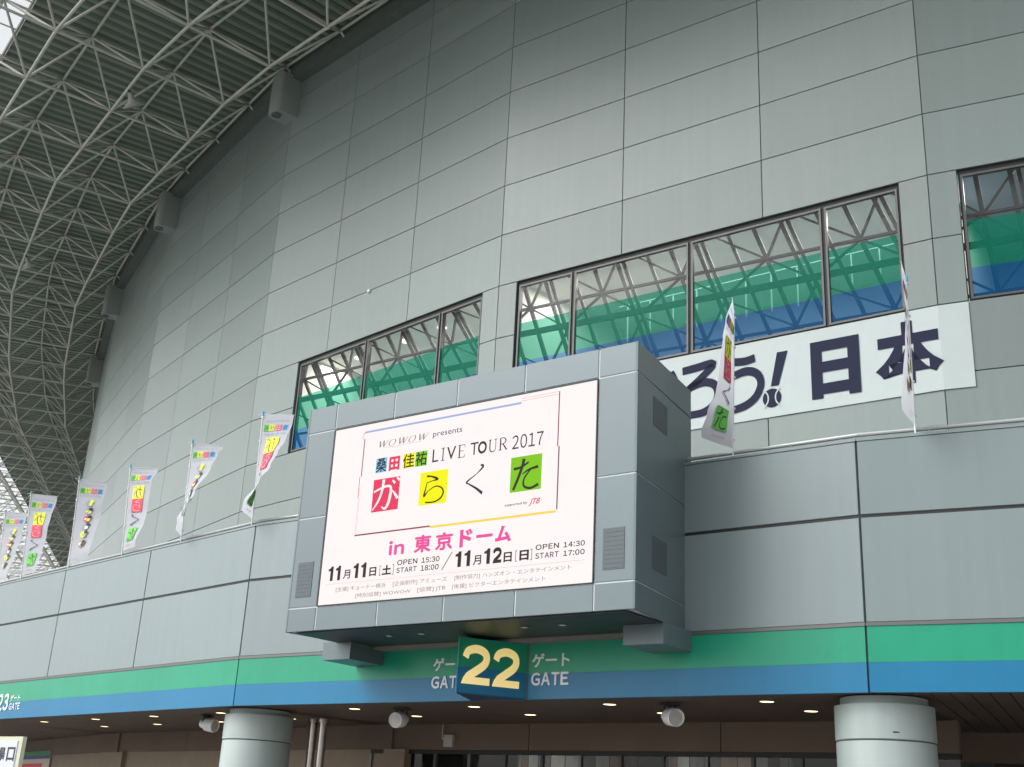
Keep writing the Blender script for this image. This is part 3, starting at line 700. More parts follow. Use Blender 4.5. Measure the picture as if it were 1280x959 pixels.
sg('in', 6.384, 6.325, 6.768, 6.603, S_PINK, .035); sg('東', 7.009, 6.312, 7.416, 6.650, S_PINK, .035); sg('京', 7.519, 6.312, 7.924, 6.650, S_PINK, .035)
st('ド', 8.081, 6.325, 8.380, 6.660, S_PINK, .05); sq(8.462, 6.465, 8.831, 6.522, S_PINK, 'lettering'); st('ム', 8.885, 6.335, 9.243, 6.640, S_PINK, .05)
for x0_, x1_, z_ in ((4.863, 5.187, 5.944), (5.521, 5.852, 5.953), (8.015, 8.357, 5.968)):
    wd_ = (x1_ - x0_) * .40
    flat('lettering', poly_one(), x0_, z_, x0_ + wd_, z_ + .288, sy(), S_BLACK, scr); flat('lettering', poly_one(), x1_ - wd_, z_, x1_, z_ + .288, sy(), S_BLACK, scr)
flat('lettering', poly_one(), 8.666, 5.972, 8.80, 6.252, sy(), S_BLACK, scr); flat('lettering', poly_two(.25), 8.86, 5.972, 9.052, 6.256, sy(), S_BLACK, scr)
sg('月', 5.262, 5.959, 5.448, 6.135, S_BLACK, .02); sg('月', 8.424, 5.976, 8.606, 6.150, S_BLACK, .02)
st('日', 5.940, 5.961, 6.116, 6.133, S_BLACK, .03); st('日', 9.100, 5.972, 9.278, 6.150, S_BLACK, .03)
st('[', 6.195, 5.950, 6.235, 6.150, S_GREY); st(']', 6.515, 5.950, 6.555, 6.150, S_GREY); st('土', 6.26, 5.962, 6.49, 6.145, S_BLACK, .045)
st('[', 9.350, 5.962, 9.390, 6.162, S_GREY); st(']', 9.670, 5.962, 9.710, 6.162, S_GREY); st('日', 9.440, 5.972, 9.640, 6.155, S_BLACK, .04)
for s_, x0_, z0_, x1_, z1_ in (('OPEN', 6.628, 6.116, 7.119, 6.217), ('15:30', 7.221, 6.113, 7.647, 6.214), ('START', 6.624, 5.970, 7.116, 6.070), ('18:00', 7.213, 5.964, 7.638, 6.067),
    ('OPEN', 9.777, 6.127, 10.263, 6.224), ('14:30', 10.353, 6.123, 10.784, 6.217), ('START', 9.777, 5.975, 10.262, 6.074), ('17:00', 10.352, 5.974, 10.784, 6.069)):
    sg(s_, x0_, z0_, x1_, z1_, S_BLACK, .022, .13 if s_[0] in 'OS' else .10)
strokes([([(0, 0), (1, 1)], .09)], 7.713, 5.941, 7.934, 6.262, S_GREY)
sq(4.809, 5.876, 10.79, 5.882, S_LPI, 'border_line')
for s_, x0_, z0_, x1_, z1_ in (('[主催] キョードー横浜', 5.11, 5.708, 6.384, 5.810), ('[企画制作] アミューズ', 6.565, 5.716, 7.857, 5.820), ('[制作協力] ハンズオン・エンタテインメント', 8.027, 5.724, 10.527, 5.822),
    ('[特別協賛] WOWOW', 5.638, 5.557, 7.010, 5.655), ('[協賛] JTB', 7.171, 5.563, 7.830, 5.663), ('[後援] ビクターエンタテインメント', 7.988, 5.567, 10.009, 5.665)):
    st(s_, x0_, z0_, x1_, z1_, S_GREY, 0.0, 0, 1, 2)

# ------------------------------------------------------------------ the V-shaped gate sign
gs = empty('gate_sign', (b.x, b.y, 0), an); tag(gs, 'V-shaped green and blue gate sign with gold number 22 under the LED screen', 'gate sign')
A0 = Vector((7.39, -1.27)); B0 = Vector((8.10, -.004)); C0 = Vector((6.80, -.004)); GT = 4.918
def vface(P, Q, flip):
    dv = (Q - P); Lv = dv.length; dv.normalize(); nn = Vector((dv.y, -dv.x)); nn = nn if nn.dot(Vector((1, 0)) if Q.x > P.x else Vector((-1, 0))) > 0 else -nn
    def q3(s, z, o): p = P + dv * s + nn * o; return (p.x, p.y, z)
    for nm, z0, z1, m in (('green_face', 4.378, GT, M_GREEN), ('blue_face', ZB - .006, 4.376, M_BLUE)):
        vs = [q3(0, z0, -.02), q3(Lv, z0, -.02), q3(Lv, z0, 0), q3(0, z0, 0), q3(0, z1, -.02), q3(Lv, z1, -.02), q3(Lv, z1, 0), q3(0, z1, 0)]
        MB().add(vs, [(0, 3, 2, 1), (4, 5, 6, 7), (0, 1, 5, 4), (1, 2, 6, 5), (2, 3, 7, 6), (3, 0, 4, 7)]).obj(nm, m, gs)
    vs2, fs2 = poly_two(.207)
    for s0, s1 in (((.095, .665), (.725, 1.28)) if not flip else ((.14, .70), (.76, 1.32))):
        V = [q3((s0 + a_ * (s1 - s0)) if not flip else (s1 - a_ * (s1 - s0)), 4.075 + c_ * .725, .014 + (.004 if i_ >= len(vs2) - 4 else 0)) for i_, (a_, c_) in enumerate(vs2)]
        V2 = [q3((s0 + a_ * (s1 - s0)) if not flip else (s1 - a_ * (s1 - s0)), 4.075 + c_ * .725, .002) for a_, c_ in vs2]
        mb = MB().add(V, fs2); mb.add(V2, fs2); mb.obj('digit', M_GOLD, gs)
vface(A0, B0, False); vface(A0, C0, True)
MB().add([(A0.x, A0.y, ZB - .004), (B0.x, B0.y, ZB - .004), (C0.x, C0.y, ZB - .004), (A0.x, A0.y, ZB + .01), (B0.x, B0.y, ZB + .01), (C0.x, C0.y, ZB + .01)], [(0, 2, 1), (3, 4, 5), (0, 1, 4, 3), (1, 2, 5, 4), (2, 0, 3, 5)]).obj('bottom_plate', mat('navy_plate', (.02, .04, .09), .5), gs)
MB().add([(A0.x, A0.y, GT + .002), (B0.x, B0.y, GT + .002), (C0.x, C0.y, GT + .002)], [(0, 1, 2)]).obj('top_plate', M_GREEN, gs)
MB().bar((8.105, -.012, ZB), (8.105, -.012, 4.92), .012, 6).obj('edge_trim', M_TRIM, gs)

# ------------------------------------------------------------------ soffit, lobby wall, entrance
for j in range(0, 5):
    b, an, L = frame(FP, j)
    r = empty('ceiling', (b.x, b.y, 0), an); tag(r, kind='structure')
    D = 7.6 if j == 0 else 4.95
    nS = 48 if j == 0 else 8
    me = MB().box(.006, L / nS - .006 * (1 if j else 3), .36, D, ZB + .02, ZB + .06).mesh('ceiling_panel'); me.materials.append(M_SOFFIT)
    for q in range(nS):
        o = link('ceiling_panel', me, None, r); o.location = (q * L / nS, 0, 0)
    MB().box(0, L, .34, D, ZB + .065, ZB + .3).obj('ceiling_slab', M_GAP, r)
    r = empty('wall', (b.x, b.y, 0), an); tag(r, kind='structure')
    D = 7.2 if j == 0 else 4.75
    nS = 3
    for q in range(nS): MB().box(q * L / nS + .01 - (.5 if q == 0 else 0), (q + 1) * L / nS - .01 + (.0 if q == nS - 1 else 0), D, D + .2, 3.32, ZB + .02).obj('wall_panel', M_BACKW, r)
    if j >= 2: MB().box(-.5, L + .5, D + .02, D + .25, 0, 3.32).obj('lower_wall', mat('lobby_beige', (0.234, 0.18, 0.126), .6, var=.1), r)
    MB().box(-1, L + 1, D + 3.5, D + 3.6, 0, 3.4).obj('lobby_back', mat('lobby_dark', (.05, .045, .04), .8), r)
# entrance glazing with curtains and drums of revolving doors
b, an, LF = frame(FP, 1)
eg = empty('entrance_glazing', (b.x, b.y, 0), an); tag(eg, 'dark entrance glazing with pale posts under the lobby wall', 'entrance')
MB().box(0, LF, 4.76, 4.86, 3.22, 3.315).obj('head_rail', M_BLACK, eg)
for q in range(14):
    u0 = q * LF / 14
    MB().box(u0 - .035, u0 + .035, 4.78, 4.88, 0, 3.22).obj('mullion', M_GAPM if q % 3 else M_TRIM, eg)
    MB().add([(u0 + .035, 4.83, 0), (u0 + LF / 14 - .035, 4.83, 0), (u0 + LF / 14 - .035, 4.83, 3.22), (u0 + .035, 4.83, 3.22)], [(0, 1, 2, 3)]).obj('pane', G_CLEAR, eg)
cols = [mat('curtain_%s' % n_, c, .25) for n_, c in (('grey', (.42, .40, .38)), ('brown', (.28, .16, .10)), ('rose', (.50, .32, .27)), ('beige', (.50, .44, .38)), ('dark', (.03, .028, .026)))]
for u0, lab in ((5.3, 'striped brown and grey drum door behind the glass below the gate sign'), (9.2, 'striped rose and grey drum door behind the glass left of the right column')):
    dr = empty('drum_door', (b.x + math.cos(an) * u0 - math.sin(an) * 6.3, b.y + math.sin(an) * u0 + math.cos(an) * 6.3, 0), an); tag(dr, lab, 'revolving door', 'drum doors behind the entrance glass')
    for q in range(26):
        a0_, a1_ = 2 * math.pi * q / 26, 2 * math.pi * (q + .94) / 26
        MB().lathe([(1.45, 0), (1.45, 3.45)], 2, (0, 0, 0), a0_, a1_).obj('slat', random.choice(cols), dr)
    MB().lathe([(1.40, 0), (1.40, 3.4)], 20).obj('core', cols[4], dr)

# columns
def column(x, y, lab):
    c = empty('column', (x, y, 0)); tag(c, lab, 'column', 'round grey columns under the fascia')
    sm = lambda o: smooth_sharp(o, 35)
    sm(MB().lathe([(.70, 3.75), (.70, 3.895)], 48).obj('collar', M_COLUMN, c))
    sm(MB().lathe([(.60, 3.765), (.80, 3.765), (.80, 3.222), (.785, 3.21), (.60, 3.21)], 48).obj('drum', M_COLUMN, c))
    sm(MB().lathe([(.775, 3.21), (.775, 3.19)], 48).obj('joint', M_GAPM, c))
    sm(MB().lathe([(.60, 3.188), (.785, 3.188), (.79, 3.17), (.79, 0)], 48).obj('shaft', M_COLUMN, c))
    return c
c1_ = column(6.42, 20.22, 'round pale grey column at the right of the photo under the striped fascia')
MB().bar((0, 0, 0), (.10, 0, 0), .012, 6).obj('hook', M_BLACK, c1_).location = (-.13, -.79, 3.32)
column(-5.52, 29.15, 'round pale grey column left of centre beside the two steel pipes')
# steel pipes
for k_, (uu, yy) in enumerate(((.66, 1.95), (.98, 1.95))):
    x, y = b.x + math.cos(an) * uu - math.sin(an) * yy, b.y + math.sin(an) * uu + math.cos(an) * yy
    o = MB().bar((0, 0, 0), (0, 0, 3.78), .10, 20).obj('steel_pipe', M_PIPE); o.location = (x, y, 0); smooth_sharp(o)
    o2 = MB().lathe([(.13, 3.70), (.13, 3.78), (.10, 3.78)], 20).obj('pipe_collar', M_PIPE, o)
    tag(o, ('left' if k_ == 0 else 'right') + ' one of two polished steel pipes standing beside the left column', 'pipe', 'steel pipes by the left column')
# downlights
dl = []
for j, t1, t2 in ((1, (.153, .372, .593, .819), (.143, .354, .574, .79)), (2, (.158, .377, .596, .815), (.114, .336, .559, .774))):
    bb, a_, LL = frame(FP, j)
    for row, ts, off in ((0, t1, 1.16), (1, t2, 2.80)):
        for t in ts: dl.append((bb, a_, LL * (1 - t), off, row, j))
ring_me = MB().lathe([(.125, 0), (.15, -.012), (.15, 0)], 24).mesh('rim'); ring_me.materials.append(M_TRIM)
lens_me = MB().lathe([(.122, -.006), (0, -.006)], 20).mesh('lens'); lens_me.materials.append(L_WARM)
dl.sort(key=lambda q: (q[4], -(q[0].x + math.cos(q[1]) * q[2])))
ordn = ['first', 'second', 'third', 'fourth', 'fifth', 'sixth', 'seventh', 'eighth']
for k_, (bb, a_, uu, off, row, j) in enumerate(dl):
    x, y = bb.x + math.cos(a_) * uu - math.sin(a_) * off, bb.y + math.sin(a_) * uu + math.cos(a_) * off
    o = empty('downlight', (x, y, ZB + .019)); tag(o, 'lit round downlight in the soffit, %s from the right in the %s row' % (ordn[k_ % 8], 'front' if row == 0 else 'rear'), 'downlight', 'downlights under the soffit')
    link('rim', ring_me, None, o); link('lens', lens_me, None, o)
# cylindrical spot fittings under the soffit
def spot(u, off, aim, lab):
    x, y = b.x + math.cos(an) * u - math.sin(an) * off, b.y + math.sin(an) * u + math.cos(an) * off
    o = empty('spot_fitting', (x, y, 3.66), aim); tag(o, lab, 'speaker', 'white cylindrical fittings under the soffit')
    f = MB().lathe([(0, -.20), (.13, -.20), (.155, -.23), (.165, -.20), (.165, .05), (.12, .11), (.10, .22), (0, .22)], 28).obj('body', M_LETTERW, o); smooth_sharp(f, 50)
    f.rotation_euler = (R(-90 + 8), 0, 0)
    l_ = MB().lathe([(0, -.212), (.125, -.206)], 24).obj('grille', mat('grille', (.5, .48, .45), .6), o); l_.rotation_euler = (R(-90 + 8), 0, 0)
    MB().box(-.02, .02, .04, .12, .05, .22).box(.10, .13, .04, .10, 0, .23).box(-.13, -.10, .04, .10, 0, .23).box(-.20, .20, .02, .14, .20, .235).obj('bracket', M_GAP, o)
spot(4.10, 1.05, R(-22), 'white cylindrical fitting hung under the soffit left of the gate 22 sign')
spot(10.62, 1.05, R(18), 'white cylindrical fitting hung under the soffit right of the gate 22 sign')
bb, a_, LL = frame(FP, 2); b_s, an_s = b, an; b, an = bb, a_
spot(LL - 3.05, 1.30, R(62), 'white cylindrical fitting hung under the soffit left of the left column')
b, an = b_s, an_s
# junction box with conduit on the lobby wall
jb = empty('junction_box', (b.x, b.y, 0), an); tag(jb, 'small beige junction box with a conduit on the lobby wall', 'junction box')
MB().box(2.45, 2.72, 4.64, 4.745, 3.38, 3.66).obj('case', mat('jb_beige', (.45, .41, .37), .6), jb)
MB().bar((2.36, 4.70, 3.9), (2.36, 4.70, 3.58), .018, 8).bar((2.36, 4.70, 3.58), (2.45, 4.70, 3.54), .018, 8).obj('conduit', mat('jb_beige', (.45, .41, .37), .6), jb)

# ------------------------------------------------------------------ signs at the lower left
def ray(px, py):
    d = fw * 1490.4626 + rx * (px - 640) - up * (py - 479.5); return d.normalized()
def board_frame(P, ang): return empty('x', P, ang)
sgn = empty('entrance_sign', (-3.175, 8.45, 0), R(-37)); tag(sgn, 'white sign board with pale yellow frame reading entrance in Japanese at the lower left corner', 'sign')
ztop = 2.02; wv = .62; hv = .62
MB().box(-wv, 0, 0, .03, ztop - hv, ztop).obj('frame', mat('cream_frame', (.48, .50, .38), .5), sgn)
MB().box(-wv + .03, -.045, -.006, 0, ztop - hv + .03, ztop - .028).obj('board', mat('sign_white', (.50, .54, .60), .5), sgn)
for s_, x0_, x1_ in (('入', -.40, -.30), ('場', -.275, -.17), ('口', -.145, -.055)):
    flat('letter', glyphs(s_, .02), x0_, 1.86, x1_, 1.95, -.008, P_BLK, sgn)
MB().box(-wv / 2 - .02, -wv / 2 + .02, .0, .03, 0, ztop - hv).obj('post', M_TRIM, sgn)
hb = MB(); pts = [(-.44, .015, ztop), (-.43, .015, ztop + .03), (-.40, .015, ztop + .035), (-.36, .015, ztop + .025), (-.355, .015, ztop)]
for p, q in zip(pts[:-1], pts[1:]): hb.bar(p, q, .006, 6)
hb.obj('handle', M_WHITE, sgn)
bb, a_, LL = frame(FP, 3)
nb = empty('notice_board', (bb.x, bb.y, 0), a_); tag(nb, 'notice board with green and blue header and a red sheet behind the entrance sign', 'notice board')
NU = 7.36
MB().box(NU - 4.2, NU, 4.70, 4.745, 2.2, 3.50).obj('board', mat('notice_beige', (.55, .50, .42), .6), nb)
MB().box(NU - 4.2, NU, 4.685, 4.70, 3.33, 3.50).obj('green_header', mat('notice_green', (.02, .22, .06), .5), nb)
MB().box(NU - 4.2, NU, 4.685, 4.70, 3.21, 3.328).obj('blue_header', mat('notice_blue', (.02, .06, .25), .5), nb)
MB().box(NU - 4.0, NU - .95, 4.685, 4.70, 2.3, 3.04).obj('red_sheet', mat('notice_red', (.65, .02, .03), .5), nb)

# ------------------------------------------------------------------ banner flags on the parapet
FW_ = .82
def interp(L_, v):
    if v <= L_[0][0]: return L_[0][1]
    for (a, x), (c, y) in zip(L_[:-1], L_[1:]):
        if v <= c: t = (v - a) / (c - a); t = t * t * (3 - 2 * t); return x + (y - x) * t
    return L_[-1][1]
def flag(j, ub, ut, zt, phi, kind, lab, seed):
    bb, a_, LL = frame(FP, j)
    base = Vector((ub, .10, 8.17)); top = Vector((ut, .10, zt))
    r = empty('banner_flag', (bb.x + math.cos(a_) * ub - math.sin(a_) * .10, bb.y + math.sin(a_) * ub + math.cos(a_) * .10, 7.9), a_)
    tag(r, lab, 'flag', 'upright banner flags on the parapet')
    O = Vector((ub, .10, 7.9)); rnd = random.Random(seed); p1, p2 = rnd.random() * 6, rnd.random() * 6
    lo = lambda p: p - O
    MB().bar(lo(Vector((ub, .10, 7.95))), lo(top), .017, 8).obj('pole', M_WHITE, r)
    MB().bar(lo(top - Vector((0, 0, .05))), lo(top + Vector((0, 0, .045))), .032, 8).obj('cap', M_CYAN, r)
    T = top - Vector((0, 0, .05)); Bt = base + (T - base) * .045
    def S(a, v, o=0.0):
        def q(a, v):
            ph = R(interp(phi, v)); pl = T + (Bt - T) * v
            rip = .022 * a * math.sin(3.2 * v * 3 + p1 + 2.0 * a) + .010 * a * math.sin(11 * v + p2)
            dv = Vector((math.cos(ph), -math.sin(ph), 0)); nv = Vector((math.sin(ph), math.cos(ph), 0))
            sag = -.03 * a * (1 - v)
            return pl + dv * (FW_ * a + .02) + nv * rip + Vector((0, 0, sag))
        p = q(a, v)
        if o:
            n_ = (q(a + .01, v) - p).cross(q(a, v + .01) - p).normalized(); p = p + n_ * o
        return lo(p)
    NA, NV = 10, 36; mb = MB()
    vs = [S(i / NA, k / NV) for k in range(NV + 1) for i in range(NA + 1)]
    fs = [(k * (NA + 1) + i, k * (NA + 1) + i + 1, (k + 1) * (NA + 1) + i + 1, (k + 1) * (NA + 1) + i) for k in range(NV) for i in range(NA)]
    cl = mb.add(vs, fs).obj('cloth', M_CLOTH, r, smooth=True)
    rod_dir = S(1, 0) - S(0, 0); MB().bar(S(0, 0) - rod_dir * .18 + Vector((0, 0, .01)), S(0, 0) + rod_dir * 1.02 + Vector((0, 0, .01)), .009, 6).obj('cross_rod', M_WHITE, r)
    for q in range(5):
        v = .02 + q * .23; p = lo(T + (Bt - T) * v); MB().bar(p + Vector((-.04, 0, 0)), p + Vector((.04, 0, 0)), .022, 6).obj('loop', M_WHITE, r)
    lay = [0]
    def pr(vf, x0, v1, x1, v0, m, name='print'):
        # x from reading left to right; v measured down from the top (v0 top, v1 bottom)
        lay[0] += 1; vs_, fs_ = vf; mb = MB()
        for o in (.005 + .0012 * lay[0], -.005 - .0012 * lay[0]):
            mb.add([S(1 - (x0 + a * (x1 - x0)), v1 + c * (v0 - v1), o) for a, c in vs_], fs_)
        mb.obj(name, m, cl)
    def grid(n=6): return [(i / n, k / n) for k in range(n + 1) for i in range(n + 1)], [(k * (n + 1) + i, k * (n + 1) + i + 1, (k + 1) * (n + 1) + i + 1, (k + 1) * (n + 1) + i) for k in range(n) for i in range(n)]
    pr(glyphs('WOWOW presents', .0, 0, 1, 1), .10, .075, .88, .052, P_GRY)
    for x0, m, ch, cm in ((.10, P_BLU, '桑', P_BLK), (.32, P_RED, '田', M_CLOTH), (.56, P_YEL, '佳', P_BLK), (.75, P_GRN, '祐', P_BLK)):
        pr(grid(3), x0, .165, x0 + .185, .10, m); pr(glyphs(ch, .0, 0, 1, 1), x0 + .02, .160, x0 + .165, .105, cm)
    pr(glyphs('LIVE TOUR 2017', .0, 0, 1, 1), .10, .210, .92, .185, P_GRY)
    if kind == 0:
        for y0, y1, m, kk, cm in ((.235, .395, P_YEL, 'ga', P_BLK), (.395, .555, P_RED, 'ra', M_CLOTH), (.575, .72, None, 'ku', P_BLK), (.75, .905, P_GRN, 'ta', P_BLK)):
            x0, x1 = .26, .76
            if m: pr(grid(6), x0, y1, x1, y0, m)
            pr(brush(kk), x0 + .04, y1 - .008, x1 - .04, y0 + .008, cm)
        pr(glyphs('supported by JTB', .0, 0, 1, 1), .30, .965, .72, .945, P_RED)
    else:
        disc = [(0.5 + .5 * math.cos(t * math.pi / 7), .5 + .5 * math.sin(t * math.pi / 7)) for t in range(14)]; df = [tuple(range(14))]
        for q, (cy, m0, m1) in enumerate(((.29, P_GRY, P_YEL), (.385, P_GRY, P_YEL), (.48, P_RED, P_YEL), (.575, P_GRY, M_WHITE), (.67, P_YEL, P_GRY), (.785, P_ORG, P_BLK))):
            rx_, ry_ = .145, .040
            pr((disc, df), .50 - rx_, cy + ry_, .50 + rx_, cy - ry_, m0)
            pr((disc, df), .44 - .07, cy + .03, .44 + .07, cy - .01, m1); pr((disc, df), .40 - .09, cy - .005, .40 + .08, cy - .045, P_BLK if q != 0 else P_YEL)
            pr((disc, df), .56 - .05, cy + .018, .56 + .05, cy - .012, (P_GRY, P_YEL, M_WHITE)[q % 3])
        pr(glyphs('supported by JTB', .0, 0, 1, 1), .50, .965, .86, .945, P_GRY)
    return r
def ac(L_, c0=-60): return [(v, c0 + math.degrees(math.acos(max(-1, min(1, x))))) for v, x in L_]
flag(3, 14.06, 13.37, 10.79, ac([(0, .95), (.3, .90), (.6, .78), (.95, .62)]), 1, 'upright white flag cut by the left edge, round motifs down its cloth', 1)
flag(2, 1.60, 1.09, 11.036, ac([(0, .98), (.29, .87), (.46, .81), (.79, .66), (.92, .60)]), 0, 'second flag from the left, yellow, red and green squares down its cloth', 2)
flag(2, 4.81, 4.45, 10.98, ac([(0, .99), (.36, .90), (.69, .79), (.92, .66)]), 1, 'third flag from the left, round motifs, standing where the sky lattice meets the wall', 3)
flag(2, 8.02, 7.63, 10.811, ac([(0, .93), (.19, .76), (.53, .68), (.69, .63), (.96, .42)]), 0, 'fourth flag from the left with coloured squares and slightly curled cloth', 4)
flag(2, 11.11, 10.94, 10.924, ac([(0, .98), (.13, .80), (.29, .63), (.61, .28), (.76, -.04), (.89, -.22), (.95, -.20)]), 1, 'fifth flag from the left, its round-motif cloth twisted across the pole', 5)
flag(2, 14.37, 14.23, 11.046, ac([(0, .88), (.06, .85), (.26, .68), (.41, .51), (.56, .33), (.71, 0.02), (.77, -.11), (.91, -.35)]), 0, 'flag nearest the left side of the LED screen, cloth tapering to a twisted tip', 6)
flag(1, 12.38, 12.45, 10.983, [(0, 66), (.17, 74), (.29, 78), (.43, 81), (.57, 83), (.69, 85), (.83, 96), (.96, 106)], 0, 'narrow flag with yellow, red and green squares just right of the LED screen', 7)
flag(0, .97, 1.00, 11.007, [(0, 86), (.31, 85), (.55, 88), (.79, 91), (.96, 95)], 1, 'almost edge-on flag in front of the last character of the banner', 8)

# ------------------------------------------------------------------ roof over the wall
STEP, PH = .276920, 2.572451
def at(P, s):
    s = max(0.0, min(len(P) - 1.001, s)); i = int(s); t = s - i; return P[i] * (1 - t) + P[i + 1] * t
BZ, TZ = 29.82, 31.60
_off = {}
def node(kind, row, k):
    # kind B: bottom layer rows 1.. ; kind T: top layer rows 0..
    r = (2.46 + 3.595 * (row - 1)) if kind == 'B' else (.65 + 3.60 * row)
    if (kind, row) not in _off: _off[(kind, row)] = offs(r)
    p = at(_off[(kind, row)], PH + (k + (0 if kind == 'B' else .5)) * STEP)
    return Vector((p.x, p.y, BZ if kind == 'B' else TZ))
K0, K1, NR = -6, 56, 6
mem = []
for k in range(K0, K1):
    for r in range(1, NR):
        mem.append(('chord', node('B', r, k), node('B', r, k + 1), .062))
        if r < NR - 1: mem.append(('chord', node('B', r, k), node('B', r + 1, k), .055))
    for r in range(0, NR):
        mem.append(('chord', node('T', r, k), node('T', r, k + 1), .055))
        if 0 < r < NR: mem.append(('chord', node('T', r - 1, k), node('T', r, k), .05))
        t = node('T', r, k)
        for rr_ in (r, r + 1):
            if 1 <= rr_ < NR:
                for kk in (k, k + 1): mem.append(('brace', t, node('B', rr_, kk), .05))
    p = at(W, PH + (k + .5) * STEP); mem.append(('bracket', node('T', 0, k), Vector((p.x, p.y, TZ - .5)), .05))
sf = empty('space_frame', (W[3].x, W[3].y, 29.8)); tag(sf, 'grey tubular steel space frame under the stadium roof at upper left', 'space frame')
def key(m_):
    c = (m_[1] + m_[2]) / 2 - CAM; dpt = c.dot(fw)
    x = c.dot(rx) / dpt; y = c.dot(up) / dpt
    inside = dpt > 0 and -.46 < x < .46 and -.35 < y < .35
    return (m_[2] - m_[1]).length / dpt if inside else 0
mem.sort(key=key, reverse=True)
unit = MB().bar((0, 0, 0), (0, 0, 1), 1.12, 8).mesh('strut'); unit.materials.append(M_STEEL)
unit.polygons.foreach_set('use_smooth', [len(p.vertices) == 4 for p in unit.polygons])
o0 = Vector(sf.location)
for nm, a, c, r in mem[:290]:
    o = link(nm, unit, None, sf); dv = c - a; o.rotation_mode = 'QUATERNION'; o.rotation_quaternion = dv.to_track_quat('Z', 'Y'); o.location = a - o0; o.scale = (r, r, dv.length)
rest = MB()
for nm, a, c, r in mem[290:]: rest.bar(a - o0, c - o0, r, 6)
tag(rest.obj('strut_field', M_STEEL, sf, smooth=False), kind='stuff')
nd = MB()
for k in range(K0, K1):
    for r in range(1, 5):
        for kd in 'BT':
            p = node(kd, r, k) - o0; nd.lathe([(0.0, -.11), (.09, -.06), (.11, 0), (.09, .06), (0, .11)], 8, tuple(p))
tag(nd.obj('node_field', M_STEEL, sf, smooth=True), kind='stuff')
# corrugated deck
dk = empty('roof_deck', (W[3].x, W[3].y, 31.9)); tag(dk, 'dark corrugated roof deck above the space frame', 'roof')
P0, P1 = offs(.2), offs(10.35); sh = MB(); rb = MB(); o0 = Vector(dk.location)
n = int((len(W) - 1.01) * 13.4 / .52)
for q in range(n):
    s0, s1 = q * (len(W) - 1.01) / n, (q + 1) * (len(W) - 1.01) / n
    a, c, e, f = at(P0, s0), at(P0, s1), at(P1, s1), at(P1, s0)
    sh.add([Vector((v.x, v.y, 31.98)) - o0 for v in (a, c, e, f)], [(0, 1, 2, 3)]); 
    m1, m2, m3, m4 = at(P0, s0 + (s1 - s0) * .28), at(P0, s0 + (s1 - s0) * .72), at(P1, s0 + (s1 - s0) * .72), at(P1, s0 + (s1 - s0) * .28)
    b1_, b2_, b3_, b4_ = [Vector((v.x, v.y, 31.83)) - o0 for v in (m1, m2, m3, m4)]
    t1_, t2_, t3_, t4_ = [Vector((v.x, v.y, 31.98)) - o0 for v in (at(P0, s0 + (s1 - s0) * .15), at(P0, s0 + (s1 - s0) * .85), at(P1, s0 + (s1 - s0) * .85), at(P1, s0 + (s1 - s0) * .15))]
    rb.add([b1_, b2_, b3_, b4_, t1_, t2_, t3_, t4_], [(0, 1, 2, 3), (0, 4, 5, 1), (1, 5, 6, 2), (2, 6, 7, 3), (3, 7, 4, 0)])
sh.obj('deck_sheet', M_DECK, dk); tag(rb.obj('deck_ribs', M_RIB, dk), kind='stuff')
ev = MB()
PE = offs(10.35); PI_ = offs(-.3); PO = offs(.45)
for j in range(len(W) - 1):
    ev.add([Vector((v.x, v.y, z)) - o0 for v, z in ((PE[j], 31.75), (PE[j + 1], 31.75), (PE[j + 1], 32.3), (PE[j], 32.3))], [(0, 1, 2, 3)])
ev.obj('edge_beam', M_EAVE, dk)
ev = MB()
for j in range(len(W) - 1):
    q = [(PI_[j], 31.0), (PI_[j + 1], 31.0), (PO[j + 1], 31.0), (PO[j], 31.0)]
    ev.add([Vector((v.x, v.y, z)) - o0 for v, z in q] + [Vector((v.x, v.y, 31.97)) - o0 for v, z in q], [(0, 1, 2, 3), (4, 7, 6, 5), (0, 4, 5, 1), (1, 5, 6, 2), (2, 6, 7, 3), (3, 7, 4, 0)])
ev.obj('eave_beam', M_EAVE, dk)
# glazed outer canopy
gc = empty('glazed_canopy', (W[3].x, W[3].y, 31.9)); tag(gc, 'bright glazed canopy of white panes and thin bars beyond the roof deck', 'glass canopy')
o0 = Vector(gc.location); gz = MB(); br = MB()
RR = [10.4 + 2.1 * i for i in range(9)]; RP_ = [offs(r) for r in RR]
for q in range(0, int(n / 4)):
    s0, s1 = q * 4 * (len(W) - 1.01) / n, (q + 1) * 4 * (len(W) - 1.01) / n
    br.bar(Vector((*at(RP_[0], s0), 32.0)) - o0, Vector((*at(RP_[-1], s0), 32.0)) - o0, .045, 4, caps=False)
    for i in (0, 4):
        i2 = i + 4
        gz.add([Vector((*at(RP_[i], s0), 32.08)) - o0, Vector((*at(RP_[i], s1), 32.08)) - o0, Vector((*at(RP_[i2], s1), 32.08)) - o0, Vector((*at(RP_[i2], s0), 32.08)) - o0], [(0, 1, 2, 3)])
for i in range(9):
    for j in range(len(W) - 1): br.bar(Vector((*RP_[i][j], 32.0)) - o0, Vector((*RP_[i][j + 1], 32.0)) - o0, .045, 4, caps=False)
tag(gz.obj('glazing', G_ROOF, gc), kind='stuff'); tag(br.obj('glazing_bars', M_STEEL, gc), kind='stuff')
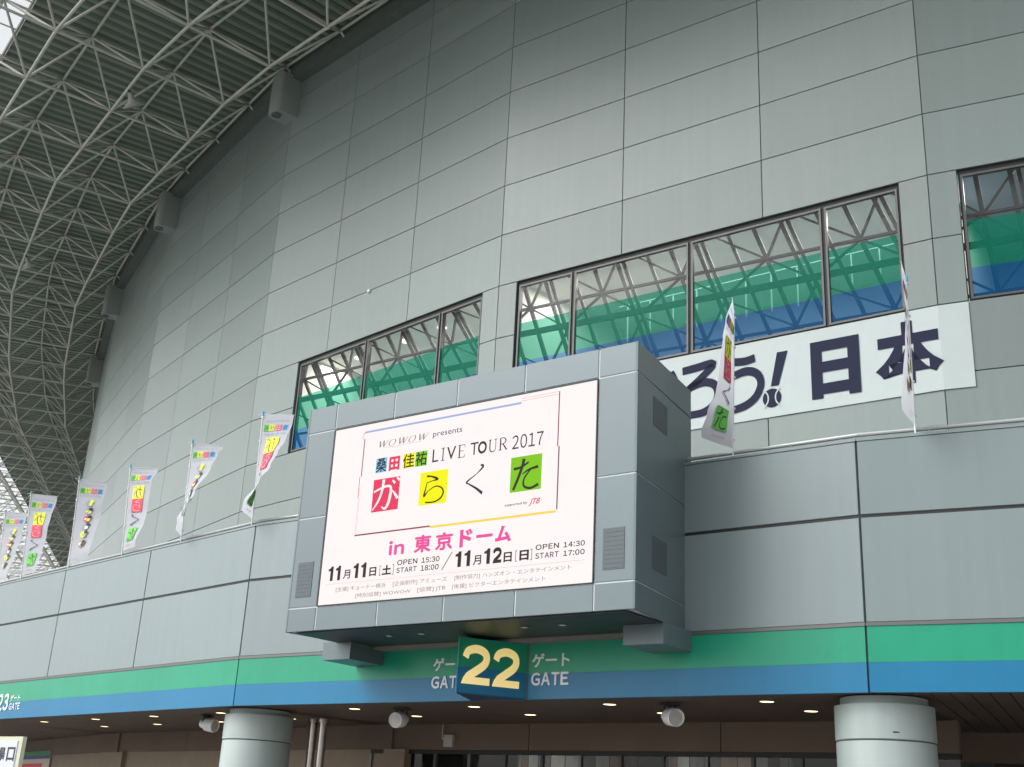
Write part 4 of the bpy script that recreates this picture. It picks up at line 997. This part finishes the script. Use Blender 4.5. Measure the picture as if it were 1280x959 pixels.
# rounded housings where the roof meets the wall at the bends
for k_, j in enumerate((3, 4, 5, 6)):
    p = W[j + (0)]; 
    nrm = (offs(1.0)[j] - W[j]).normalized(); ang = math.atan2(nrm.y, nrm.x)
    o = empty('roof_housing', (p.x, p.y, 29.35), ang + math.pi / 2)
    tag(o, {0: 'largest rounded grey housing where the wall meets the roof, topmost of four', 1: 'second rounded grey housing from the top along the wall edge', 2: 'third rounded grey housing from the top along the wall edge', 3: 'lowest rounded grey housing on the wall edge under the roof'}[k_], 'housing', 'rounded housings under the roof')
    mb = MB(); ring = []
    hw, dp, rr_ = .47, .95, .24
    for cx0, cy0, a0_ in ((hw - rr_, -dp + rr_, -90), (hw - rr_, .2, 0), (-hw + rr_, .2, 90), (-hw + rr_, -dp + rr_, 180)):
        for t in range(6):
            aa = R(a0_ + t * 18); ring.append((cx0 + rr_ * math.cos(aa), cy0 + rr_ * math.sin(aa)))
    nR = len(ring); z0_, z1_ = -.1, 1.8
    vs = [(x, y, z1_) for x, y in ring] + [(x, y, z0_ + .2) for x, y in ring] + [(x * .9, (y + .7) * .9 - .7, z0_) for x, y in ring]
    fs = [(i, (i + 1) % nR, nR + (i + 1) % nR, nR + i) for i in range(nR)] + [(nR + i, nR + (i + 1) % nR, 2 * nR + (i + 1) % nR, 2 * nR + i) for i in range(nR)] + [tuple(range(2 * nR, 3 * nR)), tuple(range(nR - 1, -1, -1))]
    h = mb.add(vs, fs).obj('casing', M_DUCT, o); smooth_sharp(h, 50)
    MB().lathe([(.20, z0_ - .05), (.22, z0_ + .02)], 16, (0, -.72, 0)).lathe([(.20, z0_ - .03), (0, z0_ - .03)], 16, (0, -.72, 0)).obj('outlet', M_EAVE, o)
# pendant floodlights on the space frame
for kk, rr_, lab in ((2, 2, 'round pendant floodlight under the upper part of the space frame'), (7, 2, 'lower round pendant floodlight under the space frame near the left edge')):
    p = node('B', rr_, kk) * .55 + node('B', rr_, kk + 1) * .45
    o = empty('floodlight', p); tag(o, lab, 'floodlight', 'floodlights under the space frame'); o.rotation_euler = (R(32), R(-20), 0)
    h = MB().lathe([(0, -.15), (.10, -.18), (.14, -.45), (.30, -.62), (.47, -.72), (.47, -.76)], 24).obj('reflector', mat('lamp_grey', (.30, .32, .30), .5), o); smooth_sharp(h)
    MB().lathe([(.46, -.75), (0, -.75)], 24).obj('lens', mat('lens_grey', (.38, .44, .42), .3), o)
    MB().bar((0, 0, 0), (0, 0, -.2), .05, 8).obj('stem', M_GAP, o)
